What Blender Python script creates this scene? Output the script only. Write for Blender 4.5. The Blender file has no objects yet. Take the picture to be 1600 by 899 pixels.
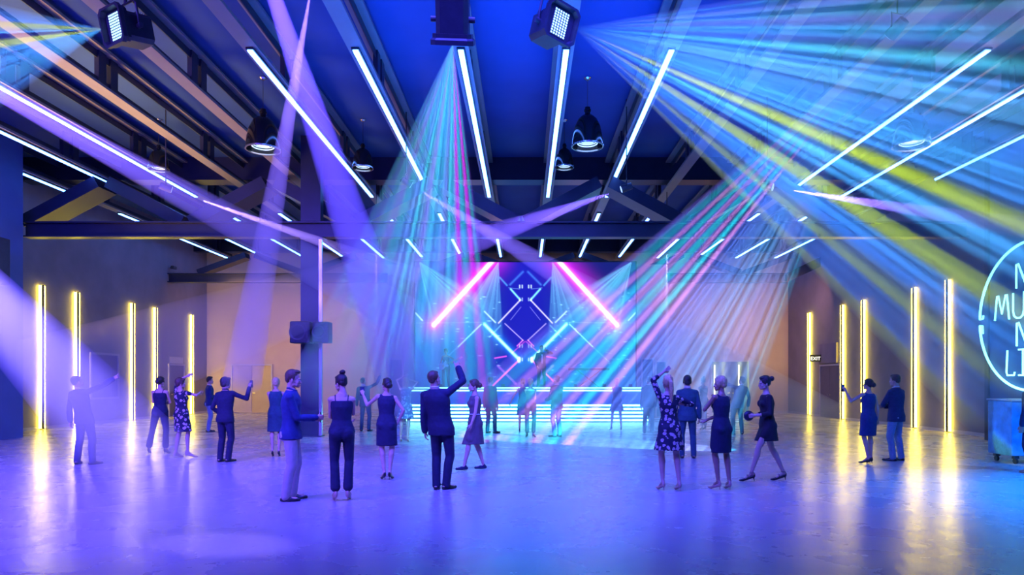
import bpy, bmesh, math, random
from mathutils import Vector, Matrix
COL=bpy.context.scene.collection
F=1067.; VX=820.; VY=595.; EYE=1.65          # focal length in px, vanishing point, eye height
def PT(x,y,Y): return Vector(((x-VX)*Y/F,Y,EYE+(VY-y)*Y/F))
def PX(x,Y): return (x-VX)*Y/F
def PZ(y,Y): return EYE+(VY-y)*Y/F
# ------------------------------------------------------------------ materials
def mat(n,c,r=.6,metal=0,noise=0,nscale=5,bump=0,bscale=30,spec=.5,rnoise=0,sheen=0):
    m=bpy.data.materials.new(n); m.use_nodes=True; nt=m.node_tree; b=nt.nodes['Principled BSDF']
    b.inputs['Base Color'].default_value=(*c,1); b.inputs['Roughness'].default_value=r; b.inputs['Metallic'].default_value=metal
    b.inputs['Specular IOR Level'].default_value=spec
    if sheen: b.inputs['Sheen Weight'].default_value=sheen
    tc=nt.nodes.new('ShaderNodeTexCoord')
    if noise or rnoise:
        t=nt.nodes.new('ShaderNodeTexNoise'); t.inputs['Scale'].default_value=nscale; t.inputs['Detail'].default_value=6; nt.links.new(tc.outputs['Object'],t.inputs['Vector'])
        if noise:
            cr=nt.nodes.new('ShaderNodeValToRGB'); cr.color_ramp.elements[0].position=.3; cr.color_ramp.elements[1].position=.7
            cr.color_ramp.elements[0].color=(*[q*(1-noise) for q in c],1); cr.color_ramp.elements[1].color=(*[min(1,q*(1+noise)) for q in c],1)
            nt.links.new(t.outputs['Fac'],cr.inputs[0]); nt.links.new(cr.outputs[0],b.inputs['Base Color'])
        if rnoise:
            mr=nt.nodes.new('ShaderNodeMapRange'); mr.inputs['From Min'].default_value=.3; mr.inputs['From Max'].default_value=.7; mr.inputs['To Min'].default_value=r-rnoise; mr.inputs['To Max'].default_value=r+rnoise
            nt.links.new(t.outputs['Fac'],mr.inputs[0]); nt.links.new(mr.outputs[0],b.inputs['Roughness'])
    if bump:
        t=nt.nodes.new('ShaderNodeTexNoise'); t.inputs['Scale'].default_value=bscale; t.inputs['Detail'].default_value=4; nt.links.new(tc.outputs['Object'],t.inputs['Vector'])
        bp=nt.nodes.new('ShaderNodeBump'); bp.inputs['Strength'].default_value=bump; bp.inputs['Distance'].default_value=.02
        nt.links.new(t.outputs['Fac'],bp.inputs['Height']); nt.links.new(bp.outputs[0],b.inputs['Normal'])
    return m
def emit(n,c,s):
    m=bpy.data.materials.new(n); m.use_nodes=True; nt=m.node_tree; b=nt.nodes['Principled BSDF']
    b.inputs['Base Color'].default_value=(.8,.8,.8,1); b.inputs['Emission Color'].default_value=(*c,1); b.inputs['Emission Strength'].default_value=s
    return m
def floral(n,base,petals,scale=16):
    m=bpy.data.materials.new(n); m.use_nodes=True; nt=m.node_tree; b=nt.nodes['Principled BSDF']; b.inputs['Roughness'].default_value=.8
    tc=nt.nodes.new('ShaderNodeTexCoord'); nz=nt.nodes.new('ShaderNodeTexNoise'); nz.inputs['Scale'].default_value=30
    mx=nt.nodes.new('ShaderNodeMixRGB'); mx.blend_type='ADD'; mx.inputs[0].default_value=.04
    v=nt.nodes.new('ShaderNodeTexVoronoi'); v.inputs['Scale'].default_value=scale
    nt.links.new(tc.outputs['Object'],nz.inputs['Vector']); nt.links.new(tc.outputs['Object'],mx.inputs[1]); nt.links.new(nz.outputs['Color'],mx.inputs[2]); nt.links.new(mx.outputs[0],v.inputs['Vector'])
    r=nt.nodes.new('ShaderNodeValToRGB'); r.color_ramp.interpolation='CONSTANT'; e=r.color_ramp.elements
    e[0].position=0; e[0].color=(*petals[1],1); e[1].position=.12; e[1].color=(*petals[0],1); q=e.new(.40); q.color=(*base,1)
    nt.links.new(v.outputs['Distance'],r.inputs[0]); nt.links.new(r.outputs[0],b.inputs['Base Color']); return m
M_WALL=mat('painted plaster',(.21,.18,.22),.75,noise=.10,nscale=1.2,bump=.15,bscale=14)
M_WALLB=mat('pale plaster',(.48,.35,.32),.8,noise=.05,nscale=1.5,bump=.1,bscale=12)
M_WALLF=mat('blue painted plaster',(.08,.13,.32),.7,noise=.08,nscale=1.2,bump=.1,bscale=14)
M_CEIL=mat('ceiling paint',(.012,.055,.25),.8,noise=.12,nscale=.8)
M_STEEL=mat('painted steel',(.014,.020,.055),.38,metal=.0,noise=.15,nscale=2)
M_JOIST=mat('painted joist steel',(.20,.19,.22),.5,noise=.06,nscale=2)
M_DKST=mat('dark steel',(.03,.034,.05),.4,noise=.2,nscale=4)
M_GLOSS=mat('black lacquered metal',(.012,.013,.018),.12,metal=.3,noise=.2,nscale=9)
M_CASE=mat('black fixture metal',(.022,.024,.04),.4,metal=.2,noise=.15,nscale=12,bump=.1,bscale=120)
M_CHROME=mat('brushed steel',(.6,.6,.62),.25,metal=1,noise=.08,nscale=14)
M_STRIP=emit('ceiling tube glow',(.07,.22,1.),15)
M_YEL=emit('yellow tube glow',(1.,.76,.045),25)
M_STAGE=emit('stage tube glow',(.20,.8,.95),7)
M_NEON=emit('neon tube glow',(.22,.9,.98),4.5)
M_BULB=emit('bulb glow',(.5,.75,1.),1.0)
M_LED=emit('led chip glow',(.5,1.,.9),1.5)
M_PANEL=mat('blue stage front panel',(.12,.42,.72),.35,noise=.06,nscale=3)
M_STEP=mat('stage step laminate',(.10,.30,.40),.3,noise=.1,nscale=5)
M_STTOP=mat('black stage floor',(.05,.06,.09),.3,noise=.2,nscale=4)
M_DOOR_LIT=mat('door paint in yellow light',(.50,.36,.16),.55,noise=.06,nscale=3)  # yellow light falling on one door leaf, put into its base colour
M_DOORD=mat('dark painted door',(.12,.10,.14),.55,noise=.08,nscale=3)
M_FRAME=mat('grey door frame',(.45,.40,.42),.5,noise=.05,nscale=6)
M_SKIN=mat('skin',(.56,.33,.24),.5,noise=.05,nscale=9); M_SKIN2=mat('tanned skin',(.38,.20,.13),.5,noise=.05,nscale=9)
M_EYE=mat('eye white',(.7,.7,.7),.3,noise=.02); M_DARK=mat('iris and lash',(.02,.012,.01),.4,noise=.1); M_LIP=mat('lips',(.42,.13,.11),.4,noise=.05)
M_HAIR=mat('dark brown hair',(.022,.014,.012),.45,noise=.3,nscale=40,bump=.4,bscale=120); M_BLOND=mat('blonde hair',(.60,.42,.18),.45,noise=.3,nscale=40,bump=.4,bscale=120); M_BROWN=mat('brown hair',(.10,.05,.03),.45,noise=.3,nscale=40,bump=.4,bscale=120)
M_NAVY=mat('navy cloth',(.010,.014,.045),.85,noise=.2,nscale=20,bump=.2,bscale=60); M_NAVY2=mat('blue cloth',(.015,.035,.14),.8,noise=.15,nscale=20,bump=.2,bscale=60)
M_BLACKC=mat('black cloth',(.012,.012,.018),.85,noise=.2,nscale=20,bump=.2,bscale=60); M_GREYC=mat('grey cloth',(.11,.085,.09),.85,noise=.12,nscale=20,bump=.2,bscale=60)
M_WHITE=mat('white cotton',(.75,.75,.75),.8,noise=.03,nscale=20); M_BLACK=mat('black leather',(.012,.012,.014),.3,noise=.2,nscale=20)
M_TAN=mat('beige chino',(.42,.36,.32),.85,noise=.08,nscale=18,bump=.2,bscale=50); M_JEAN=mat('pale blue denim',(.20,.28,.45),.85,noise=.15,nscale=25,bump=.2,bscale=70)
M_NUDE=mat('nude leather',(.50,.30,.22),.4,noise=.05); M_BLAZER=mat('dark blazer cloth',(.02,.03,.10),.85,noise=.15,nscale=20,bump=.2,bscale=60)
M_TEAL=mat('petrol cloth',(.02,.07,.10),.85,noise=.15,nscale=20,bump=.2,bscale=60)
M_FLOR=floral('navy floral print',(.010,.012,.035),((.50,.38,.36),(.55,.22,.14)),15); M_FLOR2=floral('light floral print',(.05,.12,.22),((.50,.58,.62),(.30,.40,.55)),15)
M_SPEAK=mat('speaker cabinet',(.03,.035,.05),.5,noise=.15,nscale=10,bump=.1,bscale=80); M_CONE=mat('speaker cone',(.06,.065,.08),.35,noise=.1,nscale=10)
M_CART=mat('blue ribbed cart panel',(.08,.30,.55),.3,noise=.25,nscale=6,bump=.6,bscale=25)
M_PLASTIC=mat('white plastic',(.7,.7,.7),.4,noise=.02); M_SCREENB=mat('screen housing',(.02,.02,.03),.5,noise=.1)
M_GUITAR=mat('pale guitar lacquer',(.55,.6,.7),.25,noise=.08,nscale=8)
# polished concrete floor: stains, patchy gloss and a fine ripple
def floor_mat():
    m=bpy.data.materials.new('polished concrete'); m.use_nodes=True; nt=m.node_tree; N=nt.nodes; L=nt.links; b=N['Principled BSDF']
    tc=N.new('ShaderNodeTexCoord')
    def noise(sc,det,rough=.55,vec=None):
        t=N.new('ShaderNodeTexNoise'); t.inputs['Scale'].default_value=sc; t.inputs['Detail'].default_value=det; t.inputs['Roughness'].default_value=rough
        L.new(vec or tc.outputs['Object'],t.inputs['Vector']); return t
    a=noise(.5,8,.6); r=N.new('ShaderNodeValToRGB'); e=r.color_ramp.elements; e[0].position=.30; e[0].color=(.36,.33,.36,1); e[1].position=.68; e[1].color=(.40,.37,.40,1)
    L.new(a.outputs['Fac'],r.inputs[0])
    mp=N.new('ShaderNodeMapping'); mp.inputs['Scale'].default_value=(1.,2.2,1); L.new(tc.outputs['Object'],mp.inputs[0])
    s=noise(1.1,9,.7,mp.outputs[0]); sr=N.new('ShaderNodeValToRGB'); e=sr.color_ramp.elements; e[0].position=.70; e[0].color=(1,1,1,1); e[1].position=.78; e[1].color=(.45,.42,.42,1)
    L.new(s.outputs['Fac'],sr.inputs[0]); mx=N.new('ShaderNodeMixRGB'); mx.blend_type='MULTIPLY'; mx.inputs[0].default_value=1
    L.new(r.outputs[0],mx.inputs[1]); L.new(sr.outputs[0],mx.inputs[2]); L.new(mx.outputs[0],b.inputs['Base Color'])
    g=noise(.9,6,.6); mr=N.new('ShaderNodeMapRange'); mr.inputs['From Min'].default_value=.3; mr.inputs['From Max'].default_value=.7; mr.inputs['To Min'].default_value=.25; mr.inputs['To Max'].default_value=.30
    L.new(g.outputs['Fac'],mr.inputs[0]); L.new(mr.outputs[0],b.inputs['Roughness'])
    h=noise(3.2,5,.6); bp=N.new('ShaderNodeBump'); bp.inputs['Strength'].default_value=.35; bp.inputs['Distance'].default_value=.018
    L.new(h.outputs['Fac'],bp.inputs['Height']); L.new(bp.outputs[0],b.inputs['Normal']); b.inputs['Specular IOR Level'].default_value=.8
    return m
M_FLOOR=floor_mat()
# ------------------------------------------------------------------ mesh helpers
def link(n,me,parent=None):
    o=bpy.data.objects.new(n,me); COL.objects.link(o)
    if parent is not None: o.parent=parent
    return o
def tag(o,label,cat,group=None,kind=None):
    o['label']=label; o['category']=cat
    if group: o['group']=group
    if kind: o['kind']=kind
    return o
def root(n,loc,label,cat,group=None,rz=0):
    o=bpy.data.objects.new(n,None); COL.objects.link(o); o.location=loc; o.rotation_euler=(0,0,rz); return tag(o,label,cat,group)
class MB:
    def __init__(s): s.bm=bmesh.new()
    def box(s,lo,hi,bev=0,M=None):
        g=bmesh.ops.create_cube(s.bm,size=1); vs=g['verts']
        for v in vs:
            v.co=Vector([(lo[i]+hi[i])/2+v.co[i]*(hi[i]-lo[i]) for i in range(3)])
            if M: v.co=M@v.co
        if bev:
            es=list({e for v in vs for e in v.link_edges}); bmesh.ops.bevel(s.bm,geom=es,offset=bev,segments=2,affect='EDGES',profile=.5)
        return s
    def cyl(s,a,b,r,r2=None,n=16,caps=True):
        a=Vector(a);b=Vector(b);d=b-a; M=Matrix.Translation((a+b)/2)@d.to_track_quat('Z','Y').to_matrix().to_4x4()
        bmesh.ops.create_cone(s.bm,segments=n,radius1=r,radius2=r if r2 is None else r2,depth=d.length,cap_ends=caps,matrix=M); return s
    def lathe(s,prof,n=32,M=None,closed=False):
        R=[]
        for r,z in prof:
            row=[]
            for j in range(n):
                v=Vector((r*math.cos(2*math.pi*j/n),r*math.sin(2*math.pi*j/n),z)); row.append(s.bm.verts.new(M@v if M else v))
            R.append(row)
        m=len(R)
        for i in range(m if closed else m-1):
            for j in range(n): s.bm.faces.new((R[i][j],R[i][(j+1)%n],R[(i+1)%m][(j+1)%n],R[(i+1)%m][j]))
        return s
    def tube(s,pts,r,n=8,closed=False):
        pts=[Vector(p) for p in pts]; m=len(pts); rings=[]; up=None
        for i,p in enumerate(pts):
            a=pts[(i-1)%m] if (closed or i>0) else p; b=pts[(i+1)%m] if (closed or i<m-1) else p
            t=(b-a).normalized()
            if up is None: up=t.orthogonal().normalized()
            up=(up-t*up.dot(t)); up=up.normalized() if up.length>1e-5 else t.orthogonal().normalized(); w=t.cross(up)
            rings.append([s.bm.verts.new(p+(up*math.cos(2*math.pi*j/n)+w*math.sin(2*math.pi*j/n))*r) for j in range(n)])
        for i in range(m if closed else m-1):
            for j in range(n): s.bm.faces.new((rings[i][j],rings[i][(j+1)%n],rings[(i+1)%m][(j+1)%n],rings[(i+1)%m][j]))
        if not closed: s.bm.faces.new(rings[0][::-1]); s.bm.faces.new(rings[-1])
        return s
    def quad(s,*p): s.bm.faces.new([s.bm.verts.new(q) for q in p]); return s
    def prism(s,pts,d):
        """polygon pts extruded by vector d"""
        a=[s.bm.verts.new(p) for p in pts]; b=[s.bm.verts.new(Vector(p)+Vector(d)) for p in pts]; n=len(a)
        s.bm.faces.new(a[::-1]); s.bm.faces.new(b)
        for i in range(n): s.bm.faces.new((a[i],a[(i+1)%n],b[(i+1)%n],b[i]))
        return s
    def build(s,n,m,parent=None,smooth=False,M=None):
        bmesh.ops.recalc_face_normals(s.bm,faces=s.bm.faces)
        me=bpy.data.meshes.new(n)
        if M: s.bm.transform(M)
        s.bm.to_mesh(me); s.bm.free(); me.materials.append(m)
        if smooth:
            me.polygons.foreach_set('use_smooth',[True]*len(me.polygons))
            try: me.set_sharp_from_angle(angle=math.radians(40))
            except Exception: pass
        return link(n,me,parent)
def struct(n,mb,m,parent=None,label=None):
    o=mb.build(n,m,parent)
    if parent is None: o['kind']='structure'
    if label: o['label']=label
    return o
def copy_tree(o,parent=None):
    c=o.copy(); COL.objects.link(c)
    if parent is not None: c.parent=parent
    for ch in list(KIDS.get(o.name,[])) or [q for q in o.children]:
        copy_tree(ch,c)
    return c
KIDS={}
def aim(o,a,d,up=None):
    """place object o at a with its -Z axis along d and its X axis as near as possible to up"""
    z=-Vector(d).normalized(); x=Vector(up or (1,0,0)); x=(x-z*x.dot(z)).normalized(); y=z.cross(x)
    M=Matrix((x,y,z)).transposed().to_4x4(); M.translation=a; o.matrix_world=M; return M
# ------------------------------------------------------------------ people
import numpy as np
def V3(*a): return Vector(a)
class Prim:
    """collects closed pieces that are merged into one continuous surface"""
    def __init__(s): s.v=[]; s.f=[]
    def grid(s, rings, p0, p1):
        n=len(rings[0]); b=len(s.v)
        for r in rings: s.v += r
        for i in range(len(rings)-1):
            for j in range(n):
                k=(j+1)%n
                s.f.append((b+i*n+j,b+i*n+k,b+(i+1)*n+k,b+(i+1)*n+j))
        s.v += [p0,p1]; e=len(s.v)
        m=b+(len(rings)-1)*n
        for j in range(n):
            k=(j+1)%n
            s.f.append((e-2,b+k,b+j)); s.f.append((e-1,m+j,m+k))
    def cap(s,a,b,ra,rb,n=12):
        a=Vector(a); b=Vector(b); d=b-a; L=d.length
        if L<1e-6: d=Vector((0,0,1))
        z=d.normalized(); x=z.orthogonal().normalized(); y=z.cross(x)
        R=[]
        for t in (80,50,20): R.append((a-z*ra*math.sin(math.radians(t)),ra*math.cos(math.radians(t))))
        R.append((a,ra)); R.append((b,rb))
        for t in (20,50,80): R.append((b+z*rb*math.sin(math.radians(t)),rb*math.cos(math.radians(t))))
        rings=[[c+(x*math.cos(2*math.pi*j/n)+y*math.sin(2*math.pi*j/n))*r for j in range(n)] for c,r in R]
        s.grid(rings,a-z*ra,b+z*rb)
    def chain(s,pts,rs):
        for i in range(len(pts)-1): s.cap(pts[i],pts[i+1],rs[i],rs[i+1])
    def ell(s,c,r,rot=None,n=14):
        c=Vector(c); M=rot or Matrix.Identity(3); rings=[]
        for i in range(1,9):
            t=math.pi*i/9-math.pi/2
            rings.append([c+M@Vector((r[0]*math.cos(t)*math.cos(2*math.pi*j/n),r[1]*math.cos(t)*math.sin(2*math.pi*j/n),r[2]*math.sin(t))) for j in range(n)])
        s.grid(rings,c+M@Vector((0,0,-r[2])),c+M@Vector((0,0,r[2])))
    def loft(s,R,n=22):
        """R: (centre, rx, ry, yaw)"""
        rings=[]
        for c,rx,ry,yw in R:
            cs,sn=math.cos(yw),math.sin(yw)
            rings.append([Vector(c)+Vector((rx*math.cos(2*math.pi*j/n)*cs-ry*math.sin(2*math.pi*j/n)*sn, rx*math.cos(2*math.pi*j/n)*sn+ry*math.sin(2*math.pi*j/n)*cs,0)) for j in range(n)])
        s.grid(rings,Vector(R[0][0]),Vector(R[-1][0]))
    def mesh(s,name):
        me=bpy.data.meshes.new(name); me.from_pydata([tuple(v) for v in s.v],[],s.f); me.update()
        bm=bmesh.new(); bm.from_mesh(me); bmesh.ops.recalc_face_normals(bm,faces=bm.faces); bm.to_mesh(me); bm.free()
        return me
    def merged(s,name,vox,smooth=2):
        me=s.mesh(name+'_raw'); o=bpy.data.objects.new('tmp',me); COL.objects.link(o)
        m=o.modifiers.new('r','REMESH'); m.mode='VOXEL'; m.voxel_size=vox; m.use_smooth_shade=True
        if smooth:
            q=o.modifiers.new('s','SMOOTH'); q.factor=.5; q.iterations=smooth
        dg=bpy.context.evaluated_depsgraph_get(); dg.update()
        r=bpy.data.meshes.new_from_object(o.evaluated_get(dg)); r.name=name
        bpy.data.objects.remove(o); bpy.data.meshes.remove(me)
        r.materials.clear()
        r.polygons.foreach_set('use_smooth',[True]*len(r.polygons))
        return r
def arrays(me):
    v=np.empty(len(me.vertices)*3); me.vertices.foreach_get('co',v)
    return v.reshape(-1,3),[tuple(p.vertices) for p in me.polygons]
def compose(name,pieces,mats,scale=1.0):
    """pieces: (mesh arrays, 4x4, material index) joined in one mesh"""
    vs=[];fs=[];mi=[];b=0
    for (v,f),M,k in pieces:
        if M is not None:
            A=np.array(M); v=v@A[:3,:3].T+A[:3,3]
        vs.append(v); fs+= [tuple(b+i for i in q) for q in f]; mi+=[k]*len(f); b+=len(v)
    v=np.concatenate(vs)*scale
    me=bpy.data.meshes.new(name); me.from_pydata(v.tolist(),[],fs)
    for m in mats: me.materials.append(m)
    me.polygons.foreach_set('material_index',mi); me.polygons.foreach_set('use_smooth',[True]*len(mi)); me.update()
    return me

# hands: wrist at origin, fingers along +Z, palm facing +Y, thumb on +X (right hand; mirrored for the left)
def make_hand(kind):
    p=Prim()
    p.cap((0,0,-.03),(0,0,.02),.024,.024)
    for x in (-.026,-.009,.009,.026): p.cap((x*.6,0,.01),(x,0,.078),.017,.0125)
    curl={'relax':(14,20,16),'open':(4,6,5),'grip':(52,62,38),'point':(60,75,50)}[kind]
    for i,(x,L) in enumerate(((.028,.068),(.0095,.076),(-.009,.071),(-.027,.056))):
        c=curl
        if kind=='point' and i==0: c=(2,3,3)
        if kind=='relax': c=tuple(q*(1+.22*i) for q in curl)
        a=0; pt=Vector((x,0,.080)); r=.0092
        sp=(x*(.10 if kind!='grip' else 0))/.03
        for k,fr in enumerate((.45,.31,.24)):
            a+=math.radians(c[k]); d=Vector((sp*.9,math.sin(a),math.cos(a))).normalized()
            q=pt+d*L*fr*1.05; p.cap(pt,q,r,r*.92,8); pt=q; r*=.92
    t=[Vector((.022,.004,.018)),Vector((.046,.014,.044)),Vector((.056,.024,.072)),Vector((.058,.030,.094))]
    if kind in('grip','point'): t=[Vector((.022,.004,.018)),Vector((.042,.022,.044)),Vector((.032,.040,.064)),Vector((.014,.046,.076))]
    p.cap(t[0],t[1],.016,.0125,8);p.cap(t[1],t[2],.0125,.0105,8);p.cap(t[2],t[3],.0105,.009,8)
    return arrays(p.merged('hand_'+kind,.0048,1))
def make_head(fem):
    p=Prim(); k=.94 if fem else 1
    p.ell((0,-.012,.118),(.075*k,.094,.096)); p.ell((0,.026,.062),(.059*k,.066,.080)); p.ell((0,.072,-.004),(.023*k,.02,.019))
    p.cap((-.045*k,.02,.012),(0,.066,-.006),.02,.018); p.cap((.045*k,.02,.012),(0,.066,-.006),.02,.018)
    p.cap((0,.086,.080),(0,.104,.048),.007,.0105); p.ell((0,.094,.044),(.016,.012,.008))
    p.cap((-.034,.076,.094),(.034,.076,.094),.013,.013); p.ell((-.036,.058,.046),(.022,.022,.026)); p.ell((.036,.058,.046),(.022,.022,.026)); p.ell((-.036,.05,.016),(.02,.024,.026)); p.ell((.036,.05,.016),(.02,.024,.026))
    p.ell((0,.088,.019),(.021,.011,.006)); p.ell((0,.086,.010),(.018,.011,.006))
    for s in(-1,1): p.ell((s*.076*k,-.008,.062),(.010,.019,.031),Matrix.Rotation(s*.25,3,'Z'))
    p.cap((0,-.028,-.12),(0,-.016,.05),.047*k if fem else .056,.047*k if fem else .054)
    pieces=[(arrays(p.merged('head',.0055,1)),None,0)]
    e=Prim(); d=Prim(); l=Prim()
    for s in(-1,1):
        e.ell((s*.030,.0805,.074),(.0135,.010,.0085)); d.ell((s*.030,.0885,.074),(.0055,.004,.006))
        d.cap((s*.016,.0925,.093),(s*.045,.080,.095),.0035,.0025,6); d.cap((s*.018,.090,.081),(s*.043,.080,.080),.0022,.002,6)
    l.ell((0,.0945,.0185),(.019,.0075,.0042)); l.ell((0,.0935,.0105),(.016,.0075,.0048))
    for q,i in((e,1),(d,2),(l,3)): pieces.append((arrays(q.mesh('eyes')),None,i))
    return pieces
def make_hair(st):
    p=Prim()
    if st=='short':
        p.ell((0,-.024,.132),(.083,.096,.094)); p.ell((0,.022,.188),(.064,.062,.032)); p.ell((0,.052,.184),(.05,.028,.024)); p.ell((0,-.062,.085),(.064,.05,.06))
        for s in(-1,1): p.ell((s*.068,-.002,.11),(.012,.022,.045))
    elif st=='crop':
        p.ell((0,-.028,.13),(.080,.09,.09)); p.ell((0,.010,.178),(.064,.062,.03)); p.ell((0,-.06,.08),(.06,.044,.05))
    elif st=='mop':
        p.ell((0,-.022,.13),(.092,.106,.10)); p.ell((0,-.06,.07),(.078,.056,.07)); p.ell((.02,.045,.18),(.06,.04,.035))
        for s in(-1,1): p.ell((s*.078,-.004,.09),(.016,.034,.06))
    elif st=='pixie':
        p.ell((0,-.022,.128),(.090,.104,.102)); p.ell((0,-.065,.075),(.07,.05,.06)); p.ell((.025,.05,.165),(.055,.04,.036))
        for s in(-1,1): p.ell((s*.075,.006,.10),(.015,.032,.05))
    else:
        p.ell((0,-.022,.130),(.084,.100,.096)); p.ell((0,.020,.180),(.066,.060,.034)); p.ell((0,-.058,.085),(.07,.05,.058))
        for s in(-1,1): p.ell((s*.070,.004,.10),(.012,.030,.040))
        if st=='topbun':
            p.ell((0,-.075,.235),(.046,.046,.036)); p.cap((0,-.06,.20),(0,-.075,.235),.03,.036)
        if st=='backbun':
            p.ell((0,-.135,.150),(.048,.042,.046)); p.cap((0,-.09,.15),(0,-.13,.15),.03,.036)
        if st=='lowbun':
            p.ell((0,-.125,.085),(.062,.05,.056)); p.ell((0,-.08,.10),(.07,.05,.06))
        if st=='pony':
            p.chain([V3(0,-.11,.15),V3(.02,-.155,.10),V3(.03,-.15,-.02),V3(.035,-.13,-.16),V3(.03,-.125,-.27)],[.026,.036,.038,.030,.010])
        if st=='bob':
            for s in(-1,0,1): p.cap((s*.066,-.02,.10),(s*.075,-.02,-.02),.03,.024); p.cap((s*.05,-.07,.08),(s*.05,-.08,-.03),.035,.03)
    return arrays(p.merged('hair_'+st,.0062,1))
_cache={}
def cached(k,f,*a):
    if k not in _cache: _cache[k]=f(*a)
    return _cache[k]
def ik(a,t,l1,l2,pole):
    a=Vector(a);t=Vector(t); d=t-a; L=d.length; mx=(l1+l2)*.995
    if L>mx: t=a+d.normalized()*mx; d=t-a; L=mx
    x=(l1*l1-l2*l2+L*L)/(2*L); h=math.sqrt(max(l1*l1-x*x,0)); u=d.normalized()
    pv=Vector(pole)-u*Vector(pole).dot(u)
    pv=pv.normalized() if pv.length>1e-5 else u.orthogonal()
    return a+u*x+pv*h, t
TM=[(.83,.13,.095),(.91,.172,.118),(1.0,.160,.108),(1.09,.150,.100),(1.2,.162,.108),(1.31,.180,.120),(1.385,.176,.108),(1.44,.118,.082),(1.50,.068,.062)]
TF=[(.83,.135,.10),(.91,.172,.120),(.98,.158,.112),(1.08,.122,.090),(1.17,.130,.096),(1.27,.146,.112),(1.36,.146,.092),(1.415,.100,.068),(1.47,.052,.052)]
def torso_rings(fem,P,infl=0,z0=0,z1=9,wide=0):
    T=TF if fem else TM; out=[]
    for i,(z,rx,ry) in enumerate(T):
        if z<z0-1e-6 or z>z1+1e-6: continue
        out.append((P['sp'](z),rx+infl+wide,ry+infl,P['tw'](z)))
    return out
def person(px,fy,rz,label,fem=False,H=None,outfit='suit',cols=None,hair='short',hairm=None,skin=None,lean=(0,0),twist=0,
           lf=(-.11,0,0),rf=(.11,0,0),lh=None,rh=None,le=None,re=None,head=(0,0),lhp='relax',rhp='relax',hold=None,holdname=None,heels=None,
           group=None,base=0.0,dist=None,hipdrop=0,hiplean=(0,0),low=False,nm='person',hem=.50):
    Y=dist or EYE*F/(fy-VY); X=(px-VX)*Y/F
    sc=(H or (1.66 if fem else 1.76))/1.75
    root=bpy.data.objects.new(nm,None); COL.objects.link(root); root.location=(X,Y,base); root.rotation_euler=(0,0,math.radians(rz))
    root['label']=label; root['category']='person'
    if group: root['group']=group
    heels=fem if heels is None else heels
    up=.075 if heels else 0
    hz=.90+up-hipdrop; k=.84 if fem else 1
    drop=Vector((hiplean[0],hiplean[1],up-hipdrop))
    def sp(z):
        t=max(0,(z-.9)/.6); return Vector((lean[0]*t,lean[1]*t,z-abs(lean[1])*.12*t*t))+drop
    def tw(z): return math.radians(twist)*max(0,min(1,(z-.95)/.4))
    P={'sp':sp,'tw':tw}
    # joints
    sh=(.150 if fem else .178); shz=1.37 if fem else 1.40
    def shoulder(s,raise_):
        c=sp(shz); a=tw(shz); v=Vector((s*sh,0,0)); v.rotate(Matrix.Rotation(a,3,'Z')); return c+v+Vector((0,0,raise_))
    defl=Vector((-.24,.03,.80)) ; defr=Vector((.24,.03,.80))
    lh=Vector(lh) if lh else defl+sp(shz)-Vector((0,0,shz)); rh=Vector(rh) if rh else defr+sp(shz)-Vector((0,0,shz))
    upA,loA=(.27,.245) if fem else (.295,.265)
    J={}
    for s,t,pole,n in((-1,lh,le,'l'),(1,rh,re,'r')):
        S=shoulder(s,.03 if t.z>1.4 else 0); pole=pole or (s*.5,-1,-.3)
        E,W=ik(S,t,upA,loA,pole); J[n]=(S,E,W)
    legs={}
    for s,f,n in((-1,lf,'l'),(1,rf,'r')):
        hp=Vector((s*.088,0,.90))+drop; an=Vector((f[0],f[1]-.03,(.085+(.075 if heels else 0))+(f[3] if len(f)>3 else 0)))
        yaw=math.radians(f[2]); fwd=Vector((-math.sin(yaw),math.cos(yaw),0))
        kn,an=ik(hp,an,.412,.412,fwd+Vector((s*.1,0,0))); legs[n]=(hp,kn,an,fwd)
    arm_r=[.046*k,.037*k,.036*k,.024*k]
    leg_r=[.084,.056,.054,.034] if not fem else [.080,.050,.050,.030]
    def arm(p,n,inf,upto=1.0,r=None):
        S,E,W=J[n][:3]; a=arm_r
        p.cap(S,E,a[0]+inf,a[1]+inf)
        if upto>=1: p.chain([E,E.lerp(W,.3),W],[a[1]+inf,a[2]*1.08+inf,a[3]+inf])
        elif upto>0: p.cap(E,E.lerp(W,upto),a[1]+inf,a[2]+inf)
    def leg(p,n,inf,end=1.0,lo=None):
        hp,kn,an,fw=legs[n]; a=leg_r
        p.cap(hp,kn,a[0]+inf,a[1]+inf); c=kn.lerp(an,.3)-fw*.012
        e=an if end>=1 else kn.lerp(an,end)
        p.cap(kn,c,a[1]+inf,a[2]+inf+(.004 if inf<.01 else 0)); p.cap(c,e,a[2]+inf,(a[3]+inf) if lo is None else lo)
    # ---- body
    p=Prim(); p.loft(torso_rings(fem,P))
    for s in(-1,1): p.ell(sp(.89)+Vector((s*.07,-.055,0)),(.085,.075,.09))
    if fem:
        for s in(-1,1): p.ell(sp(1.265)+Vector((s*.062,.075,0)),(.055,.05,.055))
    p.cap(sp(shz)+Vector((0,0,.03)),sp(1.52 if not fem else 1.49)+Vector((0,.01,0)),.075*k,.050*k)
    S,E,W=J['l']; p.cap(S,sp(1.42 if not fem else 1.38),.056*k,.07*k); S,E,W=J['r']; p.cap(S,sp(1.42 if not fem else 1.38),.056*k,.07*k)
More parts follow.
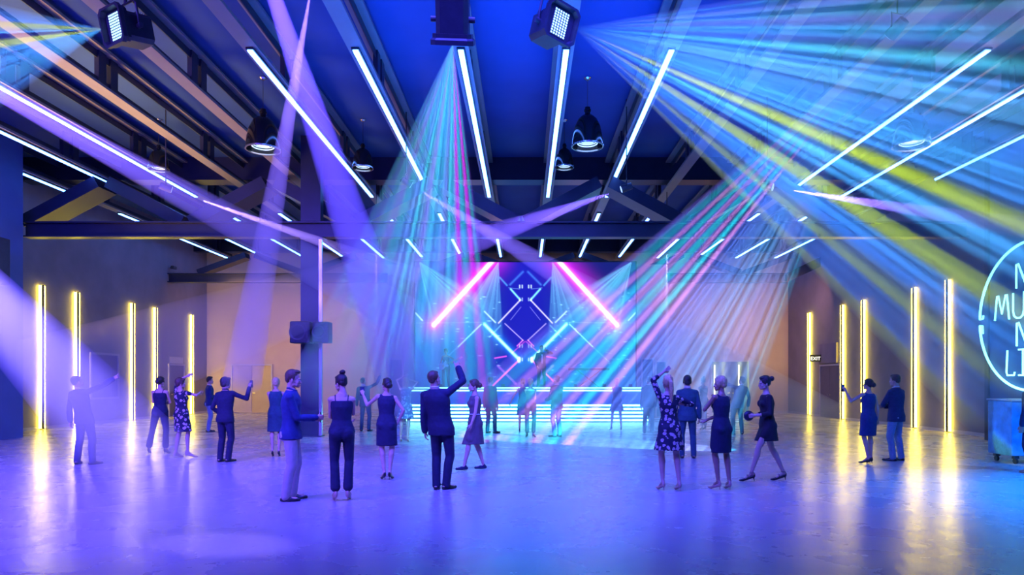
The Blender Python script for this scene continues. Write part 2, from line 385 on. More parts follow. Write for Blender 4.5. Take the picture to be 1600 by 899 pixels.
    for n in'lr':
        arm(p,n,0); leg(p,n,0)
        hp,kn,an,fw=legs[n]; fl=.8 if fem else 1
        if heels:
            toe=Vector((an.x,an.y,0))+fw*.135; toe.z=an.z-.135
            p.chain([an,Vector((an.x,an.y,an.z-.05))-fw*.03,],[.032,.028]); p.cap(an-Vector((0,0,.03)),toe,.028,.02); p.cap(toe,toe+fw*.05,.02,.014)
        else:
            p.cap(an-Vector((0,0,.045))-fw*.035,an-Vector((0,0,.052))+fw*.14,.034*fl,.026*fl); p.cap(an,an-Vector((0,0,.04)),.034*fl,.034*fl)
    vox=.017 if low else .0115
    pieces=[(arrays(p.merged('b',vox,2)),None,0)]
    for n,kind,s in(('l',lhp,-1),('r',rhp,1)):
        S,E,W=J[n]; z=(W-E).normalized()
        # palm looks to the body's middle / forward
        inward=Vector((-s,0.35,0)) if W.z<1.35 else Vector((0,1,0))
        y=(inward-z*inward.dot(z)).normalized(); x=y.cross(z)
        if s<0: x=-x
        M=Matrix((x,y,z)).transposed().to_4x4(); M.translation=W
        M=M@Matrix.Diagonal((.98*(1 if not fem else .9),)*3+(1,))
        # fingers direction x is thumb side: thumb forward
        want=Vector((0,1,0)) if W.z<1.35 else Vector((-s,0,.2))
        if (M.to_3x3()@Vector((1,0,0))).dot(want)<0: M=M@Matrix.Diagonal((-1,1,1,1))
        pieces.append((cached('h'+kind,make_hand,kind),M,0)); J[n]=(S,E,W,M)
    nb=sp(1.52 if not fem else 1.49); hs=1.0 if not fem else .97
    HM=Matrix.Translation(nb+Vector((0,.02,.035)))@Matrix.Rotation(math.radians(head[0]),4,'Z')@Matrix.Rotation(math.radians(head[1]),4,'X')@Matrix.Diagonal((hs,hs,hs,1))
    for (a,m,i) in cached('head%d'%fem,make_head,fem): pieces.append((a,HM,i))
    SK=skin or M_SKIN
    body=bpy.data.objects.new('body',compose('body',pieces,[SK,M_EYE,M_DARK,M_LIP],sc)); 
    def part(n,me,m=None):
        o=bpy.data.objects.new(n,me); COL.objects.link(o); o.parent=root
        if m:
            me.materials.clear(); me.materials.append(m)
        return o
    COL.objects.link(body); body.parent=root
    part('hair',compose('hair',[(cached('hr'+hair,make_hair,hair),HM,0)],[hairm or M_HAIR],sc))
    def cloth(n,p,m,vx=None):
        me=compose(n,[(arrays(p.merged(n,vx or (.018 if low else .0125),2)),None,0)],[m],sc); return part(n,me)
    c=cols or {}
    def trousers(p,inf=.014,bot=.062,end=1.0):
        p.loft(torso_rings(fem,P,inf,.83,1.01)); 
        for s in(-1,1): p.ell(sp(.89)+Vector((s*.07,-.055,0)),(.085+inf,.075+inf,.09+inf))
        for n in'lr':
            leg(p,n,inf,end,bot)
            if not heels: p.cap(legs[n][2],legs[n][2]-Vector((0,0,.022)),bot,bot)
    top_z=1.45 if not fem else (1.42 if (cols or {}).get('shoulders',True) else 1.37)
    if outfit in('suit','shirt'):
        t=Prim(); trousers(t); cloth('trousers',t,c.get('legs',M_NAVY))
        j=Prim(); inf=.024 if outfit=='suit' else .017
        hemz=.83 if outfit=='suit' else .80
        R=torso_rings(fem,P,inf,.9,9); b=sp(.9); dn=.80 if outfit=='suit' else .83
        R=[((b.x,b.y,b.z-(.9-dn)-.0),.205 if outfit=='suit' else .195,.152,P['tw'](.9))]+[(b+Vector((0,-.01,.01)),.20 if outfit=='suit' else .193,.150,0)]+R[1:]
        R[-1]=(R[-1][0]+Vector((0,0,-.005)),R[-1][1]*.82,R[-1][2]*.9,0)
        j.loft(R); 
        for n in'lr':
            arm(j,n,inf-.010,.93 if outfit=='suit' else c.get('sl',.93)); j.cap(J[n][0],sp(1.43),.050+inf*.6,.060+inf*.5)
            if (outfit=='suit' or c.get('sl',.93)>.9): 
                S,E,W=J[n][:3]; j.cap(E.lerp(W,.3),E.lerp(W,.9),.039+inf-.006,.034+inf-.006)
        cloth('jacket' if outfit=='suit' else 'shirt',j,c.get('top',M_NAVY))
        # collar
        q=Prim(); cc=sp(1.505)+Vector((0,.008,.004)); pts=[cc+Vector((.062*math.cos(a),.060*math.sin(a),.012 if math.sin(a)<0 else -.004-.022*math.sin(a))) for a in [2*math.pi*i/14 for i in range(14)]]
        for i in range(14): q.cap(pts[i],pts[(i+1)%14],.013,.013,8)
        part('collar',compose('collar',[(arrays(q.mesh('collar')),None,0)],[c.get('collar',M_WHITE)],sc))
        if outfit=='suit':
            q=Prim(); 
            for n in'lr':
                S,E,W=J[n][:3]; q.cap(E.lerp(W,.88),E.lerp(W,.99),.031,.029)
            part('shirt_cuffs',compose('cuffs',[(arrays(q.mesh('c')),None,0)],[M_WHITE],sc))
    elif outfit in('dress','jumpsuit'):
        j=Prim(); inf=.011
        R=torso_rings(fem,P,inf,.9,top_z)
        if outfit=='dress':
            hipc=sp(.9); kl=legs['l'];kr=legs['r']
            za=hem+up
            def legx(L,z):
                hp,kn,an,fw=L
                t=(hp.z-z)/(hp.z-kn.z) if z>kn.z else None
                return hp.lerp(kn,t) if t is not None else kn.lerp(an,(kn.z-z)/(kn.z-an.z))
            S=[]
            for i in range(6):
                z=za+(hipc.z-za)*i/6; a=legx(kl,z);b=legx(kr,z); m=(a+b)/2; f=1-i/6
                sx=abs(a.x-b.x)/2+.088+c.get('flare',.02)*f; sy=abs(a.y-b.y)/2+.094+c.get('flare',.02)*f+.03*(1-f)+.12*min(abs(a.y-b.y),.3)
                S.append(((m.x,m.y-.012,z),max(sx,.15),max(sy,.10),0))
            j.loft(S+R)
            for L_ in(kl,kr): j.cap(L_[0],legx(L_,za+.10),.094,.090 if za+.1>L_[1].z+.05 else .075)
        else:
            j.loft(R); trousers(j,c.get('wide',.016),c.get('bot',.066),.90)
        for s in(-1,1):
            j.ell(sp(.89)+Vector((s*.07,-.052,0)),(.085+inf,.075+inf,.09+inf))
            j.ell(sp(1.265)+Vector((s*.062,.075,0)),(.055+inf,.05+inf,.055+inf))
        sl=c.get('sleeve',0)
        if c.get('shoulders',True):
            for n in'lr': j.cap(J[n][0].lerp(sp(1.38),.2),sp(1.385),.050,.066)
            if sl>0:
                for n in'lr':
                    S_,E,W=J[n][:3]
                    j.cap(S_,S_.lerp(E,min(1,sl)),.050,.044)
                    if sl>1: j.cap(E,E.lerp(W,sl-1),.042,.040)
        else:
            pass
        ob=cloth('dress' if outfit=='dress' else 'jumpsuit',j,c.get('top',M_NAVY))
        if not c.get('shoulders',True):
            q=Prim()
            for s in(-1,1): 
                q.chain([sp(1.36)+Vector((s*.085,-.075,0)),sp(1.435)+Vector((s*.09,-.02,0)),sp(1.43)+Vector((s*.09,.03,0)),sp(1.33)+Vector((s*.075,.10,0))],[.007]*4)
            part('straps',compose('straps',[(arrays(q.mesh('s')),None,0)],[c.get('top',M_NAVY)],sc))
        if c.get('belt'):
            q=Prim(); b=sp(1.07); w=.122+.02; d=.09+.022
            pts=[b+Vector((w*math.cos(2*math.pi*i/18),d*math.sin(2*math.pi*i/18),0)) for i in range(18)]
            for i in range(18): q.cap(pts[i],pts[(i+1)%18],.009,.009,6)
            part('belt',compose('belt',[(arrays(q.mesh('b')),None,0)],[c['belt']],sc))
    # ---- shoes, one part each
    for n in'lr':
        hp,kn,an,fw=legs[n]; q=Prim(); side=Vector((0,0,1)).cross(fw)
        sm=c.get('shoe',M_BLACK)
        if heels:
            toe=Vector((an.x,an.y,0))+fw*.145; toe.z=max(an.z-.135,.02)
            hb=Vector((an.x,an.y,an.z-.075))-fw*.035
            q.cap(hb,toe,.026,.024); q.cap(toe,toe+fw*.055+Vector((0,0,-.004)),.025,.014)
            q.cap(hb-Vector((0,0,.0)),Vector((hb.x,hb.y,0.005))-fw*.008,.013,.0055,8)
            q.cap(hb+Vector((0,0,.02)),hb+Vector((0,0,.04)),.028,.022)
            if c.get('strap',False):
                pts=[an+Vector((0,0,-.01))+(fw*math.cos(a)+side*math.sin(a))*.036 for a in [2*math.pi*i/12 for i in range(12)]]
                for i in range(12): q.cap(pts[i],pts[(i+1)%12],.007,.007,6)
                m_=(an-Vector((0,0,.03))).lerp(toe,.5)
                pts=[m_+Vector((0,0,.002))+(Vector((0,0,1))*math.cos(a)+side*math.sin(a))*.034 for a in [2*math.pi*i/10 for i in range(10)]]
                for i in range(10): q.cap(pts[i],pts[(i+1)%10],.007,.007,6)
            mv=.0075
        else:
            w=.9 if fem else 1
            b=Vector((an.x,an.y,an.z-.058)); q.cap(b-fw*.04,b+fw*.06,.036*w,.040*w); q.cap(b+fw*.06,b+fw*.175*w-Vector((0,0,.006)),.038*w,.024)
            q.cap(an-Vector((0,0,.035))-fw*.012,an-Vector((0,0,.02))-fw*.01,.040*w,.036*w); mv=.010
            q.loft([((b.x,b.y,b.z-.031)+0*fw if False else b+fw*.055-Vector((0,0,.027)),.047*w,.122*w,math.atan2(-fw.x,fw.y)),(b+fw*.055-Vector((0,0,.005)),.044*w,.118*w,math.atan2(-fw.x,fw.y))])
        me=compose('shoe',[(arrays(q.merged('shoe',mv,1)),None,0)],[sm],sc)
        part('shoe',me)
    root['_sc']=sc
    def hand_world(n,off=(0,.03,.07)):
        M=J[n][3]; v=M@Vector(off)*1.0; v*=sc
        v.rotate(Matrix.Rotation(math.radians(rz),3,'Z')); return root.location+v
    return root,hand_world
# ------------------------------------------------------------------ the room
XL,XR,YB,ZC=-16.3,13.5,35.0,8.85
XLF,XRF=-14.55,12.85
struct('floor',MB().box((-18,-5,-.3),(15.5,YB+.3,0)),M_FLOOR)
struct('ceiling',MB().box((-18,-5,ZC),(15.5,YB+.3,ZC+.3)),M_CEIL)
struct('wall_back',MB().box((XL-.3,YB,0),(XR+.3,YB+.3,ZC)),M_WALLB)
struct('wall_left',MB().box((XL-.3,19.82,0),(XL,YB,ZC)),M_WALL)
struct('wall_left_front',MB().box((XL-.3,-5,0),(XLF,19.8,ZC)),M_WALLF)
struct('wall_right',MB().box((XR,19.05,0),(XR+.3,YB,ZC)),M_WALL)
struct('wall_right_front',MB().box((XRF,-5,0),(XR+.3,19.0,ZC)),M_WALLF)
struct('trim_1',MB().box((XRF-.06,18.86,0),(XRF-.005,19.0,ZC-.01)),M_DKST)
bb=MB().box((XL,19.83,0),(XL+.02,YB,.10)); struct('baseboard_left',bb,M_FRAME)
struct('baseboard_right',MB().box((XR-.02,19.1,0),(XR,YB,.10)),M_FRAME)
struct('baseboard_back',MB().box((XL+.03,YB-.02,0),(XR-.03,YB,.10)),M_FRAME)
# main crossbeam (I-section) with column
def ibeam(x0,x1,y,z0,z1,w=.34,t=.045):
    m=MB(); m.box((x0,y-w/2,z0),(x1,y+w/2,z0+t)); m.box((x0,y-w/2,z1-t),(x1,y+w/2,z1)); m.box((x0,y-.02,z0+t),(x1,y+.02,z1-t)); return m
MBM=ibeam(XLF-.2,XRF+.2,20.2,5.87,6.33); 
o=struct('ceiling_beam',MBM,M_STEEL,label='dark steel crossbeam running wall to wall in front of the column top'); o['category']='beam'
struct('ceiling_beam',ibeam(XL,PX(606,31.3),31.3,6.14,6.56),M_STEEL); struct('ceiling_beam',ibeam(PX(1042,31.3),12.0,31.3,6.14,6.56),M_STEEL)
hz=MB().prism([(11.95,31.15,6.14),(XR,31.15,6.85),(XR,31.15,7.3),(11.95,31.15,6.56)],(0,.3,0)); struct('ceiling_beam',hz,M_STEEL)
# deep ceiling girder seen above the tubes
struct('ceiling_beam',MB().box((XL,22.0,8.12),(XR,22.6,ZC)),M_STEEL)
struct('ceiling_beam',MB().box((XL,33.6,8.0),(XR,34.0,ZC)),M_STEEL)
# W-shaped braces above both crossbeams
def braces(y,z0,z1,xs,half,w,dep):
    for i,x in enumerate(xs):
        for s in (-1,1):
            a=Vector((x+s*.12,y,z0)); b=Vector((x+s*half,y,z1)); d=(b-a).normalized(); nrm=Vector((-d.z,0,d.x))*w/2
            if b.x<XL+.3 or b.x>XR-.3: continue
            m=MB().prism([a+nrm-Vector((0,dep/2,0)),b+nrm-Vector((0,dep/2,0)),b-nrm-Vector((0,dep/2,0)),a-nrm-Vector((0,dep/2,0))],(0,dep,0))
            struct('ceiling_beam',m,M_STEEL)
braces(20.9,6.42,7.62,[-15.2+.0+5.03*k for k in range(6)],2.35,.36,.9)
braces(31.6,6.62,7.42,[-15.13+5.03*k for k in range(6)],2.3,.26,.6)
# joists: lower flange, upper flange and posts
JX=[.773+1.968*k for k in range(-8,7)]
posts=[5.3,10.05,14.8,19.5,24.2,28.9,33.2]
for k,x in enumerate(JX):
    r=bpy.data.objects.new('ceiling_beam',None); COL.objects.link(r); r['kind']='structure'
    m=MB(); m.box((x-.15,2.5,7.87),(x+.15,34.9,7.93)); m.box((x-.17,2.5,8.66),(x+.17,34.9,8.72)); m.build('flange',M_JOIST,r); m=MB()
    m.box((x-.012,2.5,7.93),(x+.012,34.9,8.10)); m.box((x-.012,2.5,8.50),(x+.012,34.9,8.66))
    for p in posts:
        for q in (-.34,.08): m.box((x-.05,p+q,7.93),(x+.05,p+q+.26,8.66))
    m.build('web_post',M_STEEL,r)
# column
c=root('steel_column',(-6.28,20.2,0),'dark steel column with a glossy edge carrying the crossbeam','column'); c['kind']='structure'
m=MB().box((-.30,-.16,0),(.22,.16,5.86)); m.box((-.34,-.2,0),(.30,.2,.03)); m.build('column_shaft',M_STEEL,c)
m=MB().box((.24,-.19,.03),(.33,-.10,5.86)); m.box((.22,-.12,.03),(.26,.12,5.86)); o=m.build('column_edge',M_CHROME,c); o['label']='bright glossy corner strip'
o=MB().box((-.33,-.2,5.80),(.36,.2,5.868)).build('cap_plate',M_STEEL,c)
# a second post beyond the beam, up to the ceiling
struct('ceiling_beam',MB().box((-6.58,20.05,6.34),(-6.0,20.35,ZC)),M_STEEL)
# stage side wall panels
struct('trim_2',MB().box((PX(606,31.2),31.15,0),(PX(647,31.2),31.5,6.95)),M_WALLB)
struct('trim_3',MB().box((PX(995,31.2),31.15,0),(PX(1042,31.2),31.5,6.95)),M_WALLB)
# doors on the back wall
def door(n,x0,x1,y,z,m,leafs=2,handle=True,right=None):
    r=root(n,((x0+x1)/2,y,0),'',''); del r['label']; del r['category']; r['kind']='structure'
    w=(x1-x0)/2; f=MB(); t=.07
    f.box((-w-t,-.06,0),(-w,.0,z+t)); f.box((w,-.06,0),(w+t,.0,z+t)); f.box((-w,-.06,z),(w,.0,z+t)); f.build('door_frame',M_FRAME,r)
    lw=2*w/leafs
    for i in range(leafs):
        a=-w+i*lw; l=MB().box((a+.008,-.035,.01),(a+lw-.008,-.003,z-.01),.004).build('door_leaf',m if i==0 or not right else right,r)
        hx=a+lw-.12 if i==0 and leafs==2 else a+.12
        h=MB(); h.cyl((hx,-.035,1.02),(hx,-.085,1.02),.012); h.box((hx-.07,-.10,1.0),(hx+.07,-.082,1.035),.004); h.build('door_handle',M_CHROME,l)
    return r
door('door_1',PX(364,YB),PX(424,YB),YB,2.42,mat('mauve painted door',(.40,.30,.30),.55,noise=.05),right=M_DOOR_LIT)  # right leaf carries the yellow light in its paint
M_GLASSD=mat('dark reflective door glass',(.10,.16,.24),.08,metal=.6,noise=.1,nscale=2)
d=door('door_2',PX(1112,YB),PX(1170,YB),YB,2.62,M_GLASSD,2)
m=MB()
M_REFL=emit('tube reflection glow',(.9,.85,.6),4)
for x in (-.82,.42): m=MB().cyl((x,-.06,.9),(x,-.06,2.45),.03); m.build('tube_reflection',M_REFL,d)  # glowing cylinders stand in for tube lights reflected in the door glass
door('door_3',PX(1004,31.1),PX(1020,31.1),31.13,2.62,M_GLASSD,1)
door('door_4',PX(1026,31.1),PX(1040,31.1),31.13,2.5,M_GLASSD,1)
door('door_5',PX(610,31.1),PX(628,31.1),31.13,2.6,M_GLASSD,1)
def turned(r,x,y,rz): r.location=(x,y,0); r.rotation_euler=(0,0,math.radians(rz))
d=door('door_6',-.65,.65,0,2.35,M_DOORD,1); turned(d,XL,31.9,90)
MB().box((-.6,-.04,2.45),(.6,-.01,2.75),.005).build('transom_panel',M_FRAME,d)
d=door('door_7',-.95,.95,0,2.3,M_DOORD,2); turned(d,XR,30.15,-90)
# portal box above the right wall door
struct('trim_4',MB().box((XR-.10,29.4,2.42),(XR-.005,31.2,3.3),.01),M_WALL)
# hatch window on the left wall
w=root('window_1',(XL,26.45,0),'',''); del w['label']; del w['category']; w['kind']='structure'
m=MB(); 
for a,b in (((0,-.9,.93),(.07,-.82,2.72)),((0,.82,.93),(.07,.9,2.72)),((0,-.82,.93),(.07,.82,1.01)),((0,-.82,2.64),(.07,.82,2.72))): m.box(a,b)
m.build('window_frame',M_FRAME,w)
MB().box((.0,-.82,1.01),(.03,.82,2.64)).build('window_pane',mat('dark blue shutter',(.06,.07,.22),.4,noise=.08,nscale=3),w)
# ------------------------------------------------------------------ ceiling tube lights
def strip(x,y0,y1,label,group):
    r=root('ceiling_tube_light',(x,y0,7.86),label,'ceiling light',group)
    L=y1-y0; MB().box((-.075,0,-.03),(.075,L,.005),.006).build('housing',M_CASE,r)
    MB().box((-.052,.02,-.060),(.052,L-.02,-.03),.008).build('diffuser',M_STRIP,r)
nearlab={-8:'blue-white ceiling tube closest to the windowed wall, low at the picture edge',-7:'second blue-white ceiling tube in from the hatch wall',-6:'long blue-white ceiling tube crossed by the wide violet beam',
 -3:'blue-white ceiling tube beside the large bell lamp by the yellow joists',-2:'blue-white ceiling tube ending over the teal light fan',-1:'blue-white ceiling tube starting under the rear-view strobe light',0:'blue-white ceiling tube starting under the strobe light that faces the sign wall',
 1:'blue-white ceiling tube just beside the second large bell lamp',4:'blue-white ceiling tube passing the bell lamp inside the blue light fan',5:'blue-white ceiling tube second from the sign wall',6:'blue-white ceiling tube closest to the neon sign wall'}
for k,x in zip(range(-8,7),JX):
    if k in nearlab: strip(x,12.72,22.95,nearlab[k],'long ceiling tubes in front')
places=['over the hatch wall','second from the hatch wall','third from the hatch wall, by the column','just past the dark column','second past the column','above the stage screen edge, column side','above the guitarist','next to the screen middle, guitarist side','over the screen middle','above the singer','above the screen edge, singer side','just past the screen','second past the screen','third past the screen','nearest the yellow lights of the exit wall']
for k,x in enumerate(JX): strip(x,25.2,34.3 if k not in(5,6,7,8,9,10) else 34.0,'far blue-white ceiling tube '+places[k],'far ceiling tubes behind the crossbeam')
# ------------------------------------------------------------------ vertical yellow wall lights
def wall_light(wall,px,label):
    if wall=='l': X=XL; Y=XL*F/(px-VX); s=1
    else: X=XR; Y=XR*F/(px-VX); s=-1
    r=root('wall_light',(X,Y,0),label,'wall light','yellow vertical lights on the '+('hatch' if s>0 else 'exit')+' wall')
    h=4.86
    MB().box((0,-.055,.02) if s>0 else (-.10,-.055,.02),(.10,.055,h) if s>0 else (0,.055,h),.004).build('housing',M_CASE,r)
    for q in(-1,1):
        a=(.012,.058,.05) ; y0,y1=(.060,.115) if q>0 else (-.115,-.060)
        MB().box((min(s*.02,s*.09),y0,.04),(max(s*.02,s*.09),y1,h-.01),.006).build('diffuser',M_YEL,r)
ll=['yellow wall light nearest the dark blue wall corner','yellow wall light rising behind the pointing man in a suit','yellow wall light between the dark hatch and the woman in a jumpsuit','yellow wall light behind the woman in a dark jumpsuit','yellow wall light closest to the back wall, behind the dancer in a floral dress']
for p,t in zip((63,118,205,241,298),ll): wall_light('l',p,t)
rl=['yellow wall light beside the exit sign','yellow wall light just past the dark doorway','yellow wall light behind the woman with the raised phone','yellow wall light behind the man in a blazer','yellow wall light closest to the neon sign']
for p,t in zip((1266,1318,1351,1431,1484),rl): wall_light('r',p,t)
# exit sign
e=root('exit_sign',(XR,30.9,2.62),'small illuminated exit sign on a bracket beside a yellow wall light','exit sign')
MB().box((-.62,-.02,.16),(0,.02,.20),.004).build('bracket',M_CASE,e); MB().box((-.1,-.04,-.02),(-.0,.04,.30),.004).build('wall_plate',M_CASE,e)
MB().box((-.60,-.025,-.12),(-.12,.025,.16),.01).build('sign_panel',M_DKST,e)
def text_mesh(s,size,ext=.004):
    cu=bpy.data.curves.new('t','FONT'); cu.body=s; cu.size=size; cu.extrude=ext; cu.align_x='CENTER'; cu.align_y='CENTER'
    o=bpy.data.objects.new('t',cu); COL.objects.link(o); dg=bpy.context.evaluated_depsgraph_get(); dg.update(); me=bpy.data.meshes.new_from_object(o.evaluated_get(dg)); bpy.data.objects.remove(o); return me
tm=text_mesh('EXIT',.22); tm.materials.clear(); tm.materials.append(emit('exit sign glow',(1.,.95,.85),1.6)); o=link('exit_lettering',tm,e); o.location=(-.36,-.032,.02); o.rotation_euler=(math.pi/2,0,0)
# outlet and camera
o=root('power_outlet',(XRF,PX(1,1)*0+18.6,.38),'white power outlet low on the wall beyond the cart','outlet')
MB().box((-.012,-.06,0),(0,.06,.16),.004).build('cover_plate',M_PLASTIC,o); MB().box((-.018,-.03,.03),(-.011,.03,.07),.003).box((-.018,-.03,.09),(-.011,.03,.13),.003).build('socket',M_FRAME,o)
o=root('security_camera',(XL,XL*F/(266-VX),6.35+.5),'small dark security camera high on the hatch wall','camera'); 
MB().cyl((0,0,0),(.16,0,0),.03).build('mount',M_DKST,o); MB().box((.12,-.22,-.09),(.27,.08,.05),.02).build('camera_body',M_DKST,o)
# ------------------------------------------------------------------ bell pendant lamps
def bell(px,ytop,ybot,yr,w,Y,label):
    c=PT(px,ybot,Y); R=w*Y/F/2; H=(ybot-ytop)*Y/F; r=root('pendant_lamp',c,label,'pendant lamp','dark bell pendant lamps')
    k=R; pr=[(R,0),(R*.985,H*.10),(R*.93,H*.30),(R*.82,H*.50),(R*.62,H*.68),(R*.36,H*.78),(R*.16,H*.82)]
    out=pr+[(R*.13,H*.80),(R*.33,H*.755),(R*.58,H*.655),(R*.78,H*.48),(R*.89,H*.29),(R*.945,H*.10),(R*.96,0)]
    MB().lathe(out,40,closed=True).build('shade',M_GLOSS,r,smooth=True)
    MB().lathe([(R*.95,-.012),(R*1.03,-.012),(R*1.03,.02),(R*.95,.02)],40,closed=True).build('rim',M_CHROME,r,smooth=True)
    MB().cyl((0,0,H*.80),(0,0,H),R*.17).cyl((0,0,H*.9),(0,0,H*.94),R*.22).build('socket_cap',M_GLOSS,r,smooth=True)
    b=MB(); 
    for i in range(6): b.lathe([(R*(.60-.03*i),H*(.06+.05*i)),(R*(.66-.03*i),H*(.075+.05*i)),(R*(.60-.03*i),H*(.09+.05*i))],32,closed=True)
    b.lathe([(0.001,H*.12),(R*.42,H*.12),(R*.42,H*.13),(.001,H*.13)],28); b.build('bulb',M_BULB,r,smooth=True)
    zt=ZC-c.z-.01; MB().cyl((0,0,H),(0,0,zt),.006,n=8).build('cord',M_DKST,r)
    MB().lathe([(.001,zt-.05),(.05,zt-.05),(.085,zt-.015),(.085,zt),(.001,zt)],24).build('ceiling_rose',M_CHROME,r,smooth=True)
bell(411,171,234,124,52,16.2,'large dark bell lamp hanging between the yellow-lit joists and the violet beam')
bell(918,168,229,121,49,16.2,'large dark bell lamp hanging alone in the middle of the blue ceiling')
bell(248,227,265,0,31,18.8,'small dark bell lamp in front of the yellow-lit joists')
bell(567,225,263,195,32,18.8,'small dark bell lamp between the violet beam and the teal light fan')
bell(882,225,262,190,29,18.8,'small dark bell lamp behind the tube light under the strobe')
bell(1424,166,228,118,54,16.2,'large dark bell lamp veiled by the blue light fan')
# ------------------------------------------------------------------ strobe lights
def strobe(loc,face,upv,label,s=1.0,pole=True):
    r=root('strobe_light',loc,label,'stage light','black strobe lights under the ceiling')
    y=Vector(face).normalized(); z=Vector(upv); z=(z-y*z.dot(y)).normalized(); x=y.cross(z)
    M=(Matrix((x,y,z)).transposed().to_4x4())@Matrix.Scale(s,4)
    def oct(w,h,c): return [(-w+c,0,-h),(w-c,0,-h),(w,0,-h+c),(w,0,h-c),(w-c,0,h),(-w+c,0,h),(-w,0,h-c),(-w,0,-h+c)]
    def pr(w,h,c,y0,y1): return [Vector((a,y0,b)) for a,_,b in oct(w,h,c)],Vector((0,y1-y0,0))
    h=MB(); p,d=pr(.25,.25,.07,-.42,.06); h.prism(p,d); 
    for q in range(6): h.box((-.2,-.40+q*.045,.25),(.2,-.385+q*.045,.262))
    h.build('housing',M_CASE,r,M=M)
    b=MB(); p,d=pr(.30,.30,.06,.06,.12); b.prism(p,d); b.build('front_plate',M_CASE,r,M=M)
    R=[]; 
    for (w,yy) in((.31,.12),(.33,.15),(.33,.22),(.29,.22),(.27,.13)):
        R.append((w,yy))
    b=MB(); rows=[]
    for w,yy in R:
        rows.append([b.bm.verts.new(Vector((a,yy,c))) for a,_,c in oct(w,w,.08)])
    for i in range(5):
        for j in range(8): b.bm.faces.new((rows[i][j],rows[i][(j+1)%8],rows[(i+1)%5][(j+1)%8],rows[(i+1)%5][j]))
    b.build('bezel',M_CASE,r,M=M)
    b=MB().box((-.16,.121,-.24),(.16,.135,.24),.01); bd=b.build('led_board',M_DKST,r,M=M)
    l=MB()
    for i in range(6):
        for j in range(10):
            cx=-.13+i*.052; cz=-.20+j*.0445
            l.box((cx-.015,.135,cz-.013),(cx+.015,.143,cz+.013))
    lo=l.build('led_matrix',M_LED,r,M=M); lo['kind']='stuff'
    yk=MB(); yk.tube([(-.28,-.14,0),(-.30,-.14,.16),(-.30,-.14,.38),(-.25,-.14,.44),(.25,-.14,.44),(.30,-.14,.38),(.30,-.14,.16),(.28,-.14,0)],.022,8); yk.build('yoke',M_CASE,r,M=M)
    for sgn in(-1,1): MB().cyl((sgn*.25,-.14,0),(sgn*.345,-.14,0),.045,n=12).build('knob',M_DKST,r,M=M)
    t=M@Vector((0,-.14,.45)); zt=ZC-loc[2]-.005
    MB().cyl(t,(t.x,t.y,zt),.022,n=10).box((t.x-.07,t.y-.07,zt-.02),(t.x+.07,t.y+.07,zt)).build('hanging_pole',M_CASE,r)
    return r
SL=PT(192,44,9.6); SM=PT(708,46,8.6); SR=PT(868,40,9.6)
strobe(SL,(-.50,-.84,-.20),(-.10,-.15,1),'black strobe light facing the hatch wall in front of the yellow-lit joists',.78)
strobe(SM,(-.03,.42,-.80),(.0,.8,.42),'black strobe light seen from behind, aimed down at the dance floor',.80)
strobe(SR,(.52,-.83,-.16),(.28,-.1,1),'black strobe light with lit led panel facing the neon sign wall',.80)
def par_can(p,d,label):
    p=Vector(p); d=Vector(d).normalized(); r=root('spotlight',p,label,'stage light','small moving spotlights under the ceiling')
    MB().cyl(-d*.30,-d*.02,.085,.10,n=20).build('lamp_head',M_CASE,r,smooth=True); MB().cyl(-d*.025,-d*.012,.085,n=20).build('lens',M_BULB,r)
    x=d.cross(Vector((0,0,1))).normalized(); c=-d*.16; zt=ZC-p.z-.005
    MB().tube([c+x*.12,c+x*.12+Vector((0,0,.22)),c-x*.12+Vector((0,0,.22)),c-x*.12],.012).build('yoke',M_CASE,r)
    t=c+Vector((0,0,.22)); MB().cyl(t,(t.x,t.y,zt),.014,n=8).build('hanging_pole',M_CASE,r)
def pc(x0,y0,Y0,x1,y1,Y1,label,back=.32): a=PT(x0,y0,Y0); d=PT(x1,y1,Y1)-a; par_can(a-d.normalized()*back,d,label)
pc(318,314,18,655,432,21,'small spotlight at the start of the narrow lilac beam, over the yellow joists',.75)
pc(951,303,17.5,70,610,18.4,'small spotlight beside the tube end, throwing its lilac beam to the hatch wall')
pc(1240,298,17,1640,362,14.4,'small spotlight under the striped fans, throwing its beam towards the neon sign',.5)
pc(660,300,18,1260,665,23.5,'small spotlight whose lilac beam crosses the stage screen')
pc(588,391,22.5,588,640,22.5,'small spotlight of the thin vertical beam between the column and stage',1.0)
pc(1042,397,22.5,1042,640,22.5,'small spotlight of the thin vertical beam beside the stage doors',1.0)
pc(1366,84,10.8,940,560,19,'small spotlight at the top of the teal and pink light fan',.3)
# ------------------------------------------------------------------ loudspeakers on the column, wall speaker
def speaker(loc,rz,w,h,d,label,group=None):
    r=root('loudspeaker',loc,label,'loudspeaker',group,math.radians(rz))
    MB().box((-w/2,-d/2,-h/2),(w/2,d/2,h/2),.03).build('cabinet',M_SPEAK,r)
    Mx=Matrix.Translation((-w*.12,-d/2,0))@Matrix.Rotation(math.pi/2,4,'X'); R=min(w,h)*.36
    MB().lathe([(.001,-.045),(R*.3,-.05),(R*.35,-.03),(R*.9,.006),(R,.014),(R*1.12,.010),(R*1.12,-.002)],30,M=Mx).build('woofer',M_CONE,r,smooth=True)
    MB().box((w*.27,-d/2-.012,-h*.3),(w*.42,-d/2,h*.3),.01).build('horn',M_DKST,r)
    return r
r=speaker(PT(472,520,19.5),0,.58,.62,.42,'black loudspeaker on the column, on the side of the hatch wall','loudspeakers clamped to the column'); MB().box((-.1,.20,-.06),(.2,.50,.06)).build('bracket',M_DKST,r)
